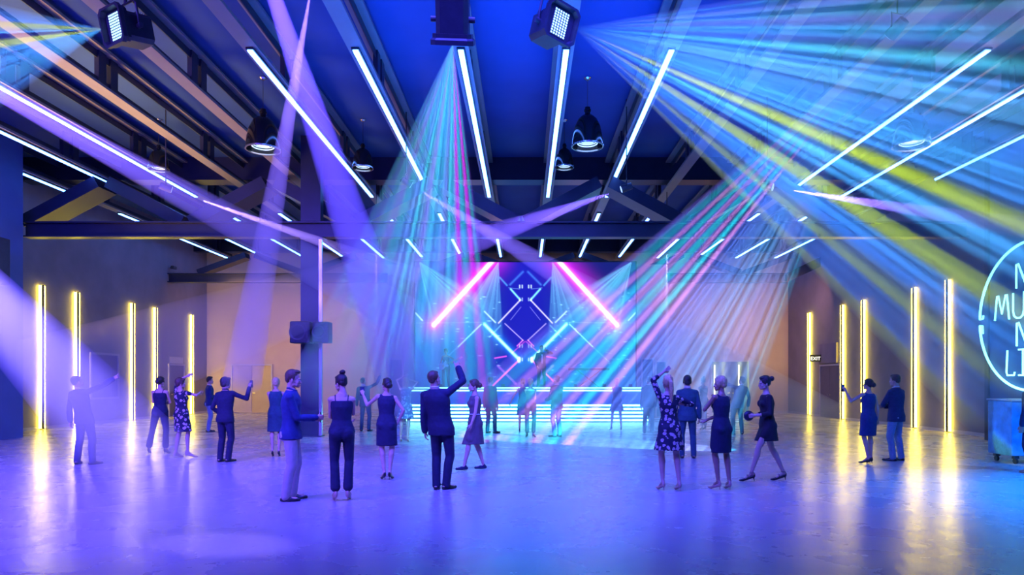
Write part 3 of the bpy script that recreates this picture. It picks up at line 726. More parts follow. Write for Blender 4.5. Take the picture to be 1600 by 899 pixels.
r=speaker(PT(504,520,19.5),0,.46,.60,.42,'black loudspeaker on the column, on the side of the stage','loudspeakers clamped to the column'); MB().box((-.2,.20,-.06),(.0,.50,.06)).build('bracket',M_DKST,r)
r=speaker((-13.99,18.0,4.8),0,.5,1.25,.5,'dark loudspeaker hanging on the near wall, cut by the picture edge')
MB().box((-.555,-.05,-.05),(-.24,.05,.05)).build('bracket',M_DKST,r)
# ------------------------------------------------------------------ stage
SX=4.72
st=root('stage',(0,27.1,0),'low black stage with lit cyan edges and a blue front panel','stage')
MB().box((-4.8,1.05,0),(4.95,3.85,1.30)).build('stage_floor',M_STTOP,st)
MB().box((-SX-.1,1.0,.70),(SX+.3,1.06,1.34)).build('front_panel',M_PANEL,st)
MB().box((-SX-.15,.93,1.31),(SX+.35,1.3,1.385),.006).build('stage_lip',M_STEP,st)
sw=[(.0,.15),(.14,.29),(.28,.43),(.42,.57),(.56,.71)]
for i in range(5):
    y=i*.18; z0=.0 if i==0 else i*.14
    MB().box((-SX,y,0),(SX+.2,1.02 ,z0+.14),.004).build('step',M_STEP,st)
    MB().box((-SX+.02,y-.012,z0+.045),(SX+.18,y,z0+.115)).build('step_light',M_STAGE,st)
MB().box((-SX-.1,.985,1.215),(SX+.3,1.0,1.265)).build('edge_light',M_STAGE,st)
MB().box((-SX-.14,.915,1.33),(SX+.34,.93,1.365)).build('edge_light',M_STAGE,st)
for i,(x,l) in enumerate(zip((689,733,786,846,899,944,985),('in front of the guitarist','past the guitarist','before the screen middle, guitarist side','in front of the singer','past the singer','behind the short-haired woman in a dress','at the end of the stage edge'))):
    f=root('foot_light',(PX(x,28.2),28.2,1.385),'tiny black foot light on the stage edge '+l,'stage light','foot lights on the stage edge')
    MB().box((-.09,-.07,0),(.09,.07,.03),.004).build('base',M_DKST,f); MB().box((-.075,-.05,.03),(.075,.06,.12),.015).build('lamp_head',M_DKST,f)
# ------------------------------------------------------------------ the led screen: its picture is the thing's own content
def screen():
    YS=31.0; x0,x1,y0,y1=649.,993.,410.,606.
    nx,ny=456,260; xs=np.linspace(x0,x1,nx); ys=np.linspace(y0,y1,ny); X,Y=np.meshgrid(xs,ys)
    C=np.zeros((ny,nx,3)); cx=np.abs(X-821)/172.; 
    C+=np.exp(-(cx/.42)**2)[...,None]*np.array([.004,.0,.42])*(1-.25*((Y-410)/196))[...,None]
    C+=np.array([.006,.010,.20]); C+=(np.clip((cx-.15)/.6,0,1)*np.clip((Y-430)/90,0,1))[...,None]*np.array([.0,.20,.42])
    rng=np.random.RandomState(4)
    # crowd light speckle
    for i in range(150):
        a,b=rng.uniform(655,988),rng.uniform(455,600)
        if abs(a-821)<40: continue
        l=rng.uniform(.6,3.2); d2=((X-a)/l)**2+((Y-b)/.7)**2; C+=np.exp(-d2)[...,None]*np.array([.35,.8,1.])*rng.uniform(.3,1.2)
    def seg(ax,ay,bx,by,w,col,s,mir=True):
        for m in((0,1) if mir else (0,)):
            A,B=(ax,bx) if not m else (1642-ax,1642-bx)
            dx,dy=B-A,by-ay; t=np.clip(((X-A)*dx+(Y-ay)*dy)/(dx*dx+dy*dy),0,1); d=np.hypot(X-A-t*dx,Y-ay-t*dy)
            C[:]+=np.exp(-(d/w)**2)[...,None]*np.array(col)*s
    def fan(ax,ay,a0,a1,L,col,n,seed,mir=True):
        r=np.random.RandomState(seed); ph=r.uniform(.35,1.1,n)
        for m in((0,1) if mir else (0,)):
            XX=X if not m else 1642-X
            ang=np.degrees(np.arctan2(XX-ax,Y-ay)); dist=np.hypot(XX-ax,Y-ay); u=(ang-a0)/(a1-a0)
            idx=np.clip((u*n).astype(int),0,n-1); edge=np.clip(np.minimum(u,1-u)*12,0,1)
            C[:]+=(ph[idx]*edge*np.clip(1.25-dist/L,0,1)*(dist>1))[...,None]*np.array(col)
    fan(655,409,8,62,118,(.16,.60,.80),18,1); fan(779,409,-38,4,120,(.18,.62,.85),16,2)
    for q in range(5):
        yy=430+q*5
    seg(773,404,678,508,20,(.85,.0,.75),.75); seg(773,404,678,508,7,(1.,.05,.9),1.2); seg(773,404,678,508,2.6,(1,.9,1),4)
    seg(757,507,811,562,7,(.0,.25,.8),.7); seg(757,507,811,562,1.9,(.3,.95,1),3)
    seg(798,452,813,469,1.2,(.2,.7,1),2); seg(813,469,779,505,.9,(.75,.7,1),1.5); seg(789,506,817,532,.7,(.6,.5,1),1.1); seg(817,532,808,541,.8,(1,.2,.8),1.2)
    seg(752,507,716,542,.9,(.3,.8,1),1.6); seg(716,542,690,566,.9,(.2,.5,.9),.6); seg(782,509,765,527,.9,(.2,.7,1),.7); seg(811,563,768,605,1.1,(1,.08,.7),1.9); seg(778,572,806,600,1.6,(.4,.1,.9),.9)
    seg(817,425,797,445,1.6,(.1,.4,1),.5); seg(781,434,792,446,1.2,(.1,.5,1),.8); seg(773,560,791,557,.9,(1,.1,.7),1.2); seg(800,552,820,534,.8,(1,.1,.7),.6)
    seg(814,480,798,500,.5,(.4,.4,1),.6); seg(795,450,812,452,.5,(.3,.6,1),.5); seg(757,487,774,504,1.1,(.5,.8,1),1.3)
    seg(649,489,660,501,1.1,(.6,.9,1),1.6); seg(649,505,760,504,.5,(.4,.7,1),.45)
    for yy in(448,468,541,562):
        for a in(812,816): seg(a,yy-2,a,yy+2,.8,(.7,.95,1),1.3 if yy in(448,562) else .7)
    seg(811,560,811,565,1.8,(.6,.95,1),2.5)
    C=np.clip(C,0,4)
    vs=np.stack([(X.ravel()-VX)*YS/F,np.full(X.size,YS),EYE+(VY-Y.ravel())*YS/F],1)
    I=np.arange(nx*ny).reshape(ny,nx); q=np.stack([I[:-1,:-1],I[1:,:-1],I[1:,1:],I[:-1,1:]],-1).reshape(-1,4)
    me=bpy.data.meshes.new('screen_picture'); me.from_pydata(vs.tolist(),[],q.tolist())
    ca=me.color_attributes.new('picture','FLOAT_COLOR','POINT'); rgba=np.ones((nx*ny,4),dtype=np.float32); rgba[:,:3]=C.reshape(-1,3); ca.data.foreach_set('color',rgba.ravel())
    m=bpy.data.materials.new('led screen picture'); m.use_nodes=True; nt=m.node_tree; b=nt.nodes['Principled BSDF']; b.inputs['Base Color'].default_value=(.01,.01,.01,1); b.inputs['Roughness'].default_value=.4
    at=nt.nodes.new('ShaderNodeAttribute'); at.attribute_name='picture'; nt.links.new(at.outputs['Color'],b.inputs['Emission Color']); b.inputs['Emission Strength'].default_value=.9
    me.materials.append(m)
    r=root('stage_screen',(0,YS,1.3),'huge led screen behind the stage showing crossed pink and cyan light bars','screen')
    ob=link('screen_picture',me,r); ob.matrix_parent_inverse=Matrix.Translation((0,-YS,-1.3))
    a=PX(x0,YS);c=PX(x1,YS);b_=PZ(y1,YS)-1.3;t=PZ(y0,YS)-1.3
    MB().box((a-.06,.012,b_-.04),(c+.06,.14,t+.06),.01).build('screen_housing',M_SCREENB,r)
screen()
# small stage gear: keyboard stand and monitor wedges
k=root('keyboard',(PX(920,30.3),30.3,1.325),'dark keyboard on a cross stand beside the singer','keyboard')
MB().box((-.9,-.18,.78),(.9,.18,.88),.015).build('keyboard_body',M_DKST,k); MB().box((-.8,-.17,.88),(.8,-.02,.895)).build('keys',M_PLASTIC,k)
for s in(-1,1): MB().tube([(-.5*s,0,0),(.5*s,0,.78)],.022).build('stand_leg',M_DKST,k)
# ------------------------------------------------------------------ neon sign on the right wall
def neon():
    YC,ZCn,R=17.25,3.30,1.90; r=root('neon_sign',(XRF,YC,ZCn),'round cyan neon sign reading NO MUSIC NO LIFE','neon sign')
    off=-.09
    def P3(u,v): return Vector((off,-u,v))     # u to the viewer's right
    seg=[(4,171),(186,356)]
    for k,(a,b) in enumerate(((183.5,360+170),)):
        pts=[P3(R*math.cos(math.radians(t)),R*math.sin(math.radians(t))) for t in np.linspace(a,b+7.5,110)]
        MB().tube(pts,.032,10).build('neon_ring',M_NEON,r,smooth=True)
    e=P3(R*math.cos(math.radians(178.2)),R*math.sin(math.radians(178.2)))
    MB().tube([P3(-R*.998,.06),P3(-R*.93,.08),P3(-R*.925,.16)],.028,8).build('neon_end',M_NEON,r,smooth=True)
    MB().tube([P3(-R*.998,-.12),P3(-R*.94,-.13),P3(-R*.935,-.35)],.028,8).build('neon_end',M_NEON,r,smooth=True)
    G={'N':[[(0,0),(0,1),(.12,1.02),(.62,.05),(.7,0),(.72,1)]],'O':[[(.36+.36*math.cos(t),.5+.5*math.sin(t)) for t in np.linspace(1.7,1.7+2*math.pi*.97,22)]],
       'M':[[(0,0),(.14,1),(.22,1),(.45,.25),(.68,1),(.76,1),(.90,0)]],'U':[[(0,1),(0,.3),(.06,.1),(.22,0),(.42,0),(.58,.1),(.64,.3),(.64,1)]],
       'S':[[(.62,.86),(.48,1),(.2,1),(.04,.86),(.04,.66),(.2,.54),(.46,.47),(.62,.34),(.62,.14),(.46,0),(.18,0),(.02,.14)]],'I':[[(0,1),(.5,1)],[(.25,1),(.25,0)],[(0,0),(.5,0)]],
       'C':[[(.62,.82),(.48,1),(.24,1),(.04,.8),(0,.5),(.04,.2),(.24,0),(.48,0),(.62,.18)]],'L':[[(.06,1),(0,.12),(.06,0),(.46,.0),(.5,.12)]],'F':[[(.5,1),(.0,1),(0,0)],[(0,.55),(.42,.55)]],'E':[[(.55,1),(.0,1),(0,0),(.55,0)],[(0,.52),(.46,.52)]]}
    W={'N':.72,'O':.72,'M':.9,'U':.64,'S':.62,'I':.5,'C':.62,'L':.5,'F':.5,'E':.55}
    for word,vc,h in(('NO',1.05,.62),('MUSIC',.30,.66),('NO',-.46,.60),('LIFE',-1.18,.66)):
        tw=sum(W[c]+.24 for c in word)-.24; sc=h*.92; u=-tw*sc/2
        for c in word:
            m=MB()
            for s_ in G[c]: m.tube([P3(u+x*sc,vc-h/2+y*h) for x,y in s_],.023,8)
            m.build('neon_letter',M_NEON,r,smooth=True); u+=(W[c]+.24)*sc
    for t in(100,150,215,260,330,20): 
        p=P3(R*math.cos(math.radians(t)),R*math.sin(math.radians(t))); MB().cyl((p.x,p.y,p.z),(-.001,p.y,p.z),.014,n=8).build('standoff',M_CHROME,r)
neon()
# blue cart by the right edge
Yc=EYE*F/(726-VY); c=root('rolling_cart',(PX(1581,Yc)+.55,Yc+.35,0),'blue ribbed rolling cart on casters below the neon sign','cart')
MB().box((-.55,-.35,.16),(.55,.35,1.24),.015).build('cart_body',M_CART,c); MB().box((-.57,-.37,1.24),(.57,.37,1.28),.01).build('cart_top',M_FRAME,c)
for sx in(-1,1):
    for sy in(-1,1):
        w_=MB().box((sx*.42-.045,sy*.27-.045,.10),(sx*.42+.045,sy*.27+.045,.16)).build('caster',M_DKST,c); MB().cyl((sx*.42-.02,sy*.27,.055),(sx*.42+.02,sy*.27,.055),.055,n=18).build('wheel',M_BLACK,w_)
# ------------------------------------------------------------------ camera
cam=bpy.data.cameras.new('camera'); co=bpy.data.objects.new('camera',cam); COL.objects.link(co); co.location=(0,0,EYE); co.rotation_euler=(math.pi/2,0,0)
cam.sensor_width=36; cam.lens=36*F/1600; cam.shift_x=-(VX-800)/1600; cam.shift_y=(VY-449.5)/1600; cam.clip_end=200
sc_=bpy.context.scene; sc_.camera=co; sc_.view_settings.view_transform='Standard'; sc_.view_settings.look='None'; sc_.view_settings.gamma=1; sc_.view_settings.exposure=0; sc_.view_settings.use_curve_mapping=False
sc_.cycles.transparent_max_bounces=96; sc_.cycles.max_bounces=6; sc_.cycles.diffuse_bounces=2; sc_.cycles.glossy_bounces=2; sc_.cycles.use_denoising=True; sc_.cycles.sample_clamp_indirect=4
w=bpy.data.worlds.new('world'); sc_.world=w; w.use_nodes=True; w.node_tree.nodes['Background'].inputs[0].default_value=(.03,.05,.22,1); w.node_tree.nodes['Background'].inputs[1].default_value=.25
# ------------------------------------------------------------------ unseen area lights added to tint the room
def area(n,loc,to,size,col,power,sizey=None,spread=160):
    l=bpy.data.lights.new(n,'AREA'); l.energy=power; l.color=col; l.size=size; l.spread=math.radians(spread)
    if sizey: l.shape='RECTANGLE'; l.size_y=sizey
    o=bpy.data.objects.new(n,l); COL.objects.link(o); aim(o,Vector(loc),Vector(to)-Vector(loc)); return o
area('violet_wash',(-9,4,7.6),(-9,12,0),5,(.11,.06,1.),3200,spread=105)
area('blue_wash',(0,8,7.6),(0,14,0),6,(.06,.06,1.),1500,spread=105)
area('azure_wash',(10.5,8,7.4),(10.2,9,0),2.5,(.0,.22,1.),1300,spread=75)
area('stage_wash',(0,27,7.4),(0,24,0),8,(.0,.40,1.),260,2)
area('blue_ceiling_fill',(0,12,5.2),(0,13,9),7,(.01,.16,1.),560,spread=110)  # added blue fill for the ceiling, no fixture behind it
area('warm_joist_fill',(-12.5,12,5.0),(-9.8,13.5,9),3,(1.,.52,.12),850,12,spread=80)  # added fill that turns the joists tan, no fixture behind it
area('warm_joist_fill',(12.2,14,5.2),(10.2,14,9),2,(1.,.5,.3),300,8,spread=80)  # same added joist fill on the sign wall side
area('warm_wall_fill',(-11,30,5.9),(-11,35,3),6,(1.,.55,.34),170,1)  # added warm fill on the back wall, in place of yellow wall-light spill
area('warm_wall_fill',(10,30,5.9),(10,35,3),6,(1.,.5,.42),130,1)  # same added back wall fill, exit wall side
# ------------------------------------------------------------------ light beams: haze lit by real spot lamps
def gobo(l,stops,tanh,falloff=None,fine=38):
    """stops: (0..1 across the fan, colour) as a stepped colour wheel in front of the lamp"""
    l.use_nodes=True; nt=l.node_tree; N=nt.nodes; L=nt.links; em=N['Emission']
    tc=N.new('ShaderNodeTexCoord'); sp=N.new('ShaderNodeSeparateXYZ'); L.new(tc.outputs['Normal'],sp.inputs[0])
    d=N.new('ShaderNodeMath'); d.operation='DIVIDE'; L.new(sp.outputs['X'],d.inputs[0]); L.new(sp.outputs['Z'],d.inputs[1])
    mr=N.new('ShaderNodeMapRange'); mr.inputs['From Min'].default_value=tanh; mr.inputs['From Max'].default_value=-tanh; L.new(d.outputs[0],mr.inputs[0])
    cr=N.new('ShaderNodeValToRGB'); cr.color_ramp.interpolation='LINEAR'; e=cr.color_ramp.elements
    e[0].position=stops[0][0]; e[0].color=(*stops[0][1],1); e[1].position=stops[-1][0]; e[1].color=(*stops[-1][1],1)
    for p,c in stops[1:-1]:
        q=e.new(p); q.color=(*c,1)
    L.new(mr.outputs[0],cr.inputs[0]); nz=N.new('ShaderNodeTexNoise'); nz.noise_dimensions='1D'; nz.inputs['Scale'].default_value=fine; nz.inputs['Detail'].default_value=2; L.new(mr.outputs[0],nz.inputs['W'])
    m2=N.new('ShaderNodeMapRange'); m2.inputs['From Min'].default_value=.32; m2.inputs['From Max'].default_value=.68; m2.inputs['To Min'].default_value=.35; m2.inputs['To Max'].default_value=1.5; L.new(nz.outputs['Fac'],m2.inputs[0])
    mx=N.new('ShaderNodeVectorMath'); mx.operation='SCALE'; L.new(cr.outputs[0],mx.inputs[0]); L.new(m2.outputs[0],mx.inputs['Scale']); L.new(mx.outputs[0],em.inputs['Color'])
    if falloff:
        f=N.new('ShaderNodeLightFalloff'); f.inputs['Strength'].default_value=1; L.new(f.outputs['Linear' if falloff==1 else 'Constant'],em.inputs['Strength'])
_hz={}
def haze_mat(d):
    k=round(d,3)
    if k not in _hz:
        m=bpy.data.materials.new('haze'); m.use_nodes=True; nt=m.node_tree; nt.nodes.clear(); o=nt.nodes.new('ShaderNodeOutputMaterial'); v=nt.nodes.new('ShaderNodeVolumeScatter')
        v.inputs['Density'].default_value=d; v.inputs['Color'].default_value=(1,1,1,1); nt.links.new(v.outputs[0],o.inputs['Volume']); _hz[k]=m
    return _hz[k]
def beam(a,b,r0,r1,col,power,dens,label,stops=None,depth=1.0,fall=None,blend=.25,group=None,up=None):
    """a,b points in space; r0,r1 radii in metres; depth: thickness across the view as a share of the radius"""
    a=Vector(a);b=Vector(b); d=b-a; L=d.length; u=d.normalized()
    view=((a+b)/2-Vector((0,0,EYE))).normalized(); x=u.cross(view).normalized(); y=-u.cross(x)   # x: across the beam as seen, y: depth
    n=48; m=MB(); A=[];B=[]
    for j in range(n):
        t=2*math.pi*j/n; o=x*math.cos(t)+u.cross(x)*math.sin(t)*depth
        A.append(m.bm.verts.new(o*r0)); B.append(m.bm.verts.new(d+o*r1))
    m.bm.faces.new(A[::-1]); m.bm.faces.new(B)
    for j in range(n): m.bm.faces.new((A[j],A[(j+1)%n],B[(j+1)%n],B[j]))
    ob=m.build('haze_beam',haze_mat(dens)); ob.location=a
    tag(ob,label,'light beam',group or 'light beams in the haze','stuff')
    back=L*r0/max(r1-r0,1e-4); ap=a-u*back; Lt=L+back
    l=bpy.data.lights.new('spot_lamp','SPOT'); l.energy=power*6; l.color=col; l.spot_size=2*math.atan(r1/Lt); l.spot_blend=blend; l.shadow_soft_size=.01
    lo=bpy.data.objects.new('spot_lamp',l); COL.objects.link(lo)
    M=aim(lo,ap,d,x)
    if depth!=1: lo.scale=(1,depth,1)
    if stops:
        l.energy=power*6*(1 if fall==1 else 10/L); gobo(l,stops,r1/Lt,fall)
    else:
        l.energy=power*6*.9/L; l.use_nodes=True; nt=l.node_tree; f=nt.nodes.new('ShaderNodeLightFalloff'); f.inputs['Strength'].default_value=1; nt.links.new(f.outputs['Linear'],nt.nodes['Emission'].inputs['Strength'])
    return ob
def bpx(x0,y0,Y0,x1,y1,Y1,w0,w1,col,power,dens,label,**k):
    return beam(PT(x0,y0,Y0),PT(x1,y1,Y1),w0*Y0/F,w1*Y1/F,col,power,dens,label,**k)
VI=(.16,.09,1.)
bpx(484,-6,9.6,378,600,12.6,1.5,30,(.28,.16,1.),8500,.75,'thin violet beam falling steeply beside the large bell lamp')
bpx(420,-30,8.6,640,620,15,11,44,(.12,.06,1.),16000,.55,'broad violet beam dropping from above the bell lamps towards the teal fan')
bpx(-60,112,12,640,500,20,12,34,(.13,.08,1.),30000,.45,'wide violet beam slanting down across the long ceiling tube')
bpx(318,314,18,655,432,21,1.2,13,(.36,.22,1.),22000,.9,'narrow lilac beam starting at the end of the long ceiling tube')
bpx(951,303,17.5,70,610,18.4,1.2,84,(.18,.10,1.),36000,.42,depth=.45,label='lilac beam widening from the tube end towards the hatch wall')
bpx(1240,298,17,1640,362,14.4,1.0,19,(.30,.18,1.),24000,.8,'narrow lilac beam running towards the top of the neon sign')
bpx(1520,-60,8.6,1690,260,9.6,24,36,(.22,.15,1.),8000,.7,'short violet beam crossing the upper corner over the neon sign wall')
bpx(660,300,18,1290,680,22.0,1.2,54,(.20,.12,1.),24000,.45,depth=.7,label='lilac beam widening across the stage screen down to the floor')
bpx(588,392,22.5,588,640,22.5,.8,6,(.4,.3,1.),9000,1.2,'thin vertical lilac beam between the column and the stage')
bpx(1042,398,22.5,1042,640,22.5,.8,6,(.4,.4,1.),9000,1.2,'thin vertical lilac beam beside the stage doors')
bpx(-150,330,9,345,850,6.9,30,88,(.36,.27,1.),22000,.50,'huge pale violet beam landing on the near floor',blend=.8)
# striped fans
def col(*c): return c
# blue fan over the neon sign wall, top to bottom
S=[(0,(.02,.10,.28)),(.03,(.10,.14,.42)),(.05,(.04,.30,.50)),(.09,(.12,.20,.60)),(.12,(.05,.42,.55)),(.16,(.14,.20,.62)),(.20,(.04,.34,.70)),(.24,(.05,.10,.40)),(.27,(.06,.44,.62)),(.32,(.05,.28,.85)),(.38,(.10,.42,.90)),
   (.44,(.04,.22,.80)),(.50,(.05,.35,.95)),(.555,(.05,.28,.9)),(.575,(.32,.48,.01)),(.605,(.32,.48,.01)),(.62,(.06,.40,1)),(.68,(.06,.40,1)),(.695,(.0,.01,.05)),(.715,(.0,.01,.05)),(.725,(.33,.50,.01)),(.76,(.33,.50,.01)),(.775,(.05,.32,1)),(.83,(.03,.20,.9)),(.86,(.16,.30,.25)),(.885,(.22,.33,.05)),(.90,(.03,.18,.8)),(.955,(.03,.15,.7)),(.97,(.3,.42,.05)),(1,(.12,.2,.05))]
def ray(a,ang,L): return (a[0]+L*math.cos(math.radians(ang)),a[1]+L*math.sin(math.radians(ang)))
def fan_px(ap,Ya,ang0,ang1,Lpx,Ye,stops,power,dens,label,depth=.3,col=(1,1,1),w0=1.5,fall=1.0,flip=False):
    am=(ang0+ang1)/2; e=ray(ap,am,Lpx); w1=Lpx*math.tan(math.radians((ang1-ang0)/2))
    if flip: stops=[(1-p,c) for p,c in stops][::-1]
    return bpx(ap[0],ap[1],Ya,e[0],e[1],Ye,w0,w1,col,power,dens,label,stops=stops,depth=depth,fall=fall,blend=.04)
fan_px((898,44),9.5,-7,43.5,900,11.2,S,300,.32,'striped blue and yellow light fan over the neon sign wall',flip=True,fall=2)
S2=[(0,(.08,.14,.05)),(.06,(.05,.25,.9)),(.2,(.04,.3,.7)),(.35,(.05,.32,.95)),(.47,(.05,.3,.8)),(.5,(.4,.55,.05)),(.56,(.4,.55,.05)),(.58,(.0,.01,.05)),(.62,(.0,.01,.05)),(.64,(.05,.3,.9)),(.72,(.35,.5,.05)),(.76,(.35,.5,.05)),(.79,(.05,.25,.9)),(.93,(.05,.2,.7)),(1,(.1,.15,.05))]
fan_px((158,46),9.3,148,193,300,8.8,S2,420,.30,'striped blue and yellow light fan by the hatch wall corner',flip=True)
S3=[(0,(.02,.10,.35)),(.03,(.05,.30,.30)),(.10,(.12,.20,.50)),(.14,(.05,.42,.42)),(.22,(.20,.20,.62)),(.27,(.04,.45,.48)),(.36,(.10,.30,.70)),(.42,(.04,.55,.60)),(.50,(.22,.25,.75)),(.54,(.05,.55,.72)),(.62,(.04,.42,.75)),(.68,(.16,.28,.8)),(.72,(.05,.62,.72)),(.77,(.04,.45,.75)),(.80,(.75,.0,.95)),(.82,(.75,.0,.95)),(.83,(.02,.60,.70)),(.89,(.02,.60,.70)),(.90,(.95,.0,1.)),(.93,(.85,.0,1.)),(.945,(.05,.75,.70)),(.97,(.05,.75,.70)),(.98,(.20,.0,.6)),(1,(.1,.0,.4))]
fan_px((707,70),9.4,82,115.5,560,17.5,S3,760,.20,'striped teal, violet and magenta light fan falling beside the stage',depth=.35)
S4=[(0,(.10,.04,.25)),(.03,(.12,.10,.55))]
p=.06
while p<.60:
    S4+= [(p,(.01,.36,.46)),(p+.028,(.01,.36,.48)),(p+.040,(.06,.10,.5)),(p+.052,(.34,.15,.46)),(p+.072,(.32,.14,.46)),(p+.082,(.05,.10,.5))]; p+=.094
S4=S4[:26]+[(.70,(.05,.18,.42)),(.80,(.11,.14,.40)),(.90,(.08,.16,.42)),(.96,(.02,.26,.42)),(1,(.01,.12,.22))]
fan_px((1364,87),10.8,109.5,140.8,780,19,S4,500,.18,'striped teal and pink light fan sweeping down from the exit wall to the stage',fall=2,depth=.3,w0=3)
# ------------------------------------------------------------------ the guests
def phone(hw,rz,label,tilt=0):
    r=root('phone',hw,label,'phone',None,math.radians(rz))
    MB().box((-.037,-.005,-.075),(.037,.005,.075),.004).build('phone_case',M_BLACK,r); MB().box((-.033,-.0065,-.068),(.033,-.005,.068)).build('phone_screen',M_GLASSD,r)
    return r
FR=dict(label='')
# front row
p,h=person(455,782,-78,'man in a dark blue shirt and beige trousers looking down at his phone',H=1.78,outfit='shirt',cols={'top':M_NAVY2,'legs':M_TAN,'collar':M_NAVY2},hair='short',hairm=M_BROWN,
   lh=(-.06,.30,1.10),rh=(.04,.34,1.12),lhp='grip',rhp='grip',lf=(-.09,.04,8),rf=(.09,-.03,-8),head=(0,-6))
phone(h('r',(.0,.045,.07)),-78+180,'phone in the hands of the man in a blue shirt')
person(534,783,14,'woman in a dark jumpsuit with a top bun and bare back, arms crossed',fem=True,H=1.68,outfit='jumpsuit',cols={'top':M_NAVY,'shoulders':False,'strap':True,'shoe':M_NUDE,'bot':.072},hair='topbun',
   lh=(.06,.20,1.14),rh=(-.06,.20,1.34),le=(-1,-.2,-.3),re=(1,-.2,-.4),rhp='relax',head=(38,-14),lf=(-.085,0,10),rf=(.085,.02,-10))
p,h=person(604,750,8,'woman in a navy sleeveless dress filming with a raised phone beside the teal fan',fem=True,H=1.64,outfit='dress',cols={'top':M_NAVY,'flare':.01},hair='lowbun',
   lh=(-.43,.22,1.52),rh=(.20,.02,1.02),le=(-.3,0,-1),re=(1,-.6,0),lhp='grip',lf=(-.04,0,20),rf=(.06,.01,-15),heels=True,head=(25,4),hem=.53)
phone(h('l',(.0,.045,.09)),8,'phone held up by the woman in navy beside the teal fan')
person(690,765,-14,'man in a dark suit leaning back with one arm raised towards the stage',H=1.80,outfit='suit',cols={'top':M_NAVY,'legs':M_NAVY},hair='crop',hairm=M_BROWN,
   rh=(.20,.16,1.80),re=(1,-.2,-.4),lh=(-.27,.02,.80),rhp='point',lean=(-.07,-.10),head=(-18,10),lf=(-.07,.0,10),rf=(.07,.04,-30))
person(742,735,112,'woman in a grey belted dress walking past the steps, smiling',fem=True,H=1.69,outfit='dress',cols={'top':M_GREYC,'belt':M_WHITE,'flare':.0,'shoe':M_NAVY},hair='lowbun',hairm=M_BROWN,
   lh=(-.22,.16,.82),rh=(.24,-.10,.80),lf=(-.05,.26,0),rf=(.05,-.16,0),heels=False,head=(-6,-4),hem=.50)
person(1046,767,12,'blonde woman with a ponytail in a navy floral dress dancing with a raised arm',fem=True,H=1.68,outfit='dress',cols={'top':M_FLOR,'sleeve':1.35,'flare':.055,'shoe':M_NUDE},hair='pony',hairm=M_BLOND,
   lh=(-.06,.06,1.86),le=(-1,-.1,-.1),rh=(.16,.12,1.36),re=(1,-.35,-.15),lhp='open',lf=(-.10,.06,5),rf=(.12,-.06,-5),lean=(-.02,0),head=(-12,4),hem=.56)
person(1127,766,30,'woman with short blonde hair in a navy dress, hand on her chin',fem=True,H=1.66,outfit='dress',cols={'top':M_NAVY,'flare':.0,'shoe':M_NUDE,'strap':True},hair='pixie',hairm=M_BLOND,skin=M_SKIN2,
   lh=(-.02,.18,1.44),le=(-.7,.3,-1),rh=(-.10,.22,1.10),re=(.8,-.1,-.6),lhp='grip',lf=(-.05,.05,0),rf=(.10,-.04,-25),head=(28,-4),hem=.52)
p,h=person(1199,752,90,'striding woman in a short black dress carrying a small round bag',fem=True,H=1.72,outfit='dress',cols={'top':M_BLACKC,'sleeve':1.45,'flare':-.01,'strap':True,'shoe':M_BLACK},hair='backbun',
   lh=(-.14,.26,1.10),le=(-.3,-1,-.3),rh=(.12,.20,1.08),re=(.4,-1,-.3),lhp='grip',lf=(-.05,.31,0),rf=(.05,-.25,0),hipdrop=.045,lean=(0,.02),hem=.60,head=(0,-6))
b=root('clutch_bag',h('l',(.0,.07,.10)),'small round dark bag in the hand of the striding woman','bag'); MB().lathe([(.001,-.03),(.05,-.032),(.075,-.015),(.08,0),(.075,.015),(.05,.032),(.001,.03)],28,M=Matrix.Rotation(math.pi/2,4,'X')).build('bag_body',M_CASE,b,smooth=True); MB().lathe([(.077,-.005),(.084,-.005),(.084,.005),(.077,.005)],28,M=Matrix.Rotation(math.pi/2,4,'X'),closed=True).build('clasp_ring',M_CHROME,b)
p,h=person(1357,725,14,'woman in a dark blue dress filming with a raised phone by the yellow lights',fem=True,H=1.63,outfit='dress',cols={'top':M_NAVY2,'flare':.02},hair='lowbun',
   lh=(-.42,.18,1.55),rh=(.25,.0,.88),le=(-.3,0,-1),lhp='grip',lf=(-.035,0,22),rf=(.05,.02,-12),head=(22,2),hem=.52)
phone(h('l',(.0,.045,.09)),14,'phone held up by the woman beside the yellow lights')
person(1400,720,28,'man in a dark blazer and pale jeans with folded arms by the yellow lights',H=1.76,outfit='suit',cols={'top':M_BLAZER,'legs':M_JEAN},hair='short',hairm=M_BROWN,
   lh=(.02,.26,1.14),rh=(-.02,.24,1.10),le=(-1,-.2,-.5),re=(1,-.2,-.5),lf=(-.12,.02,30),rf=(.12,0,-5),head=(4,-4))
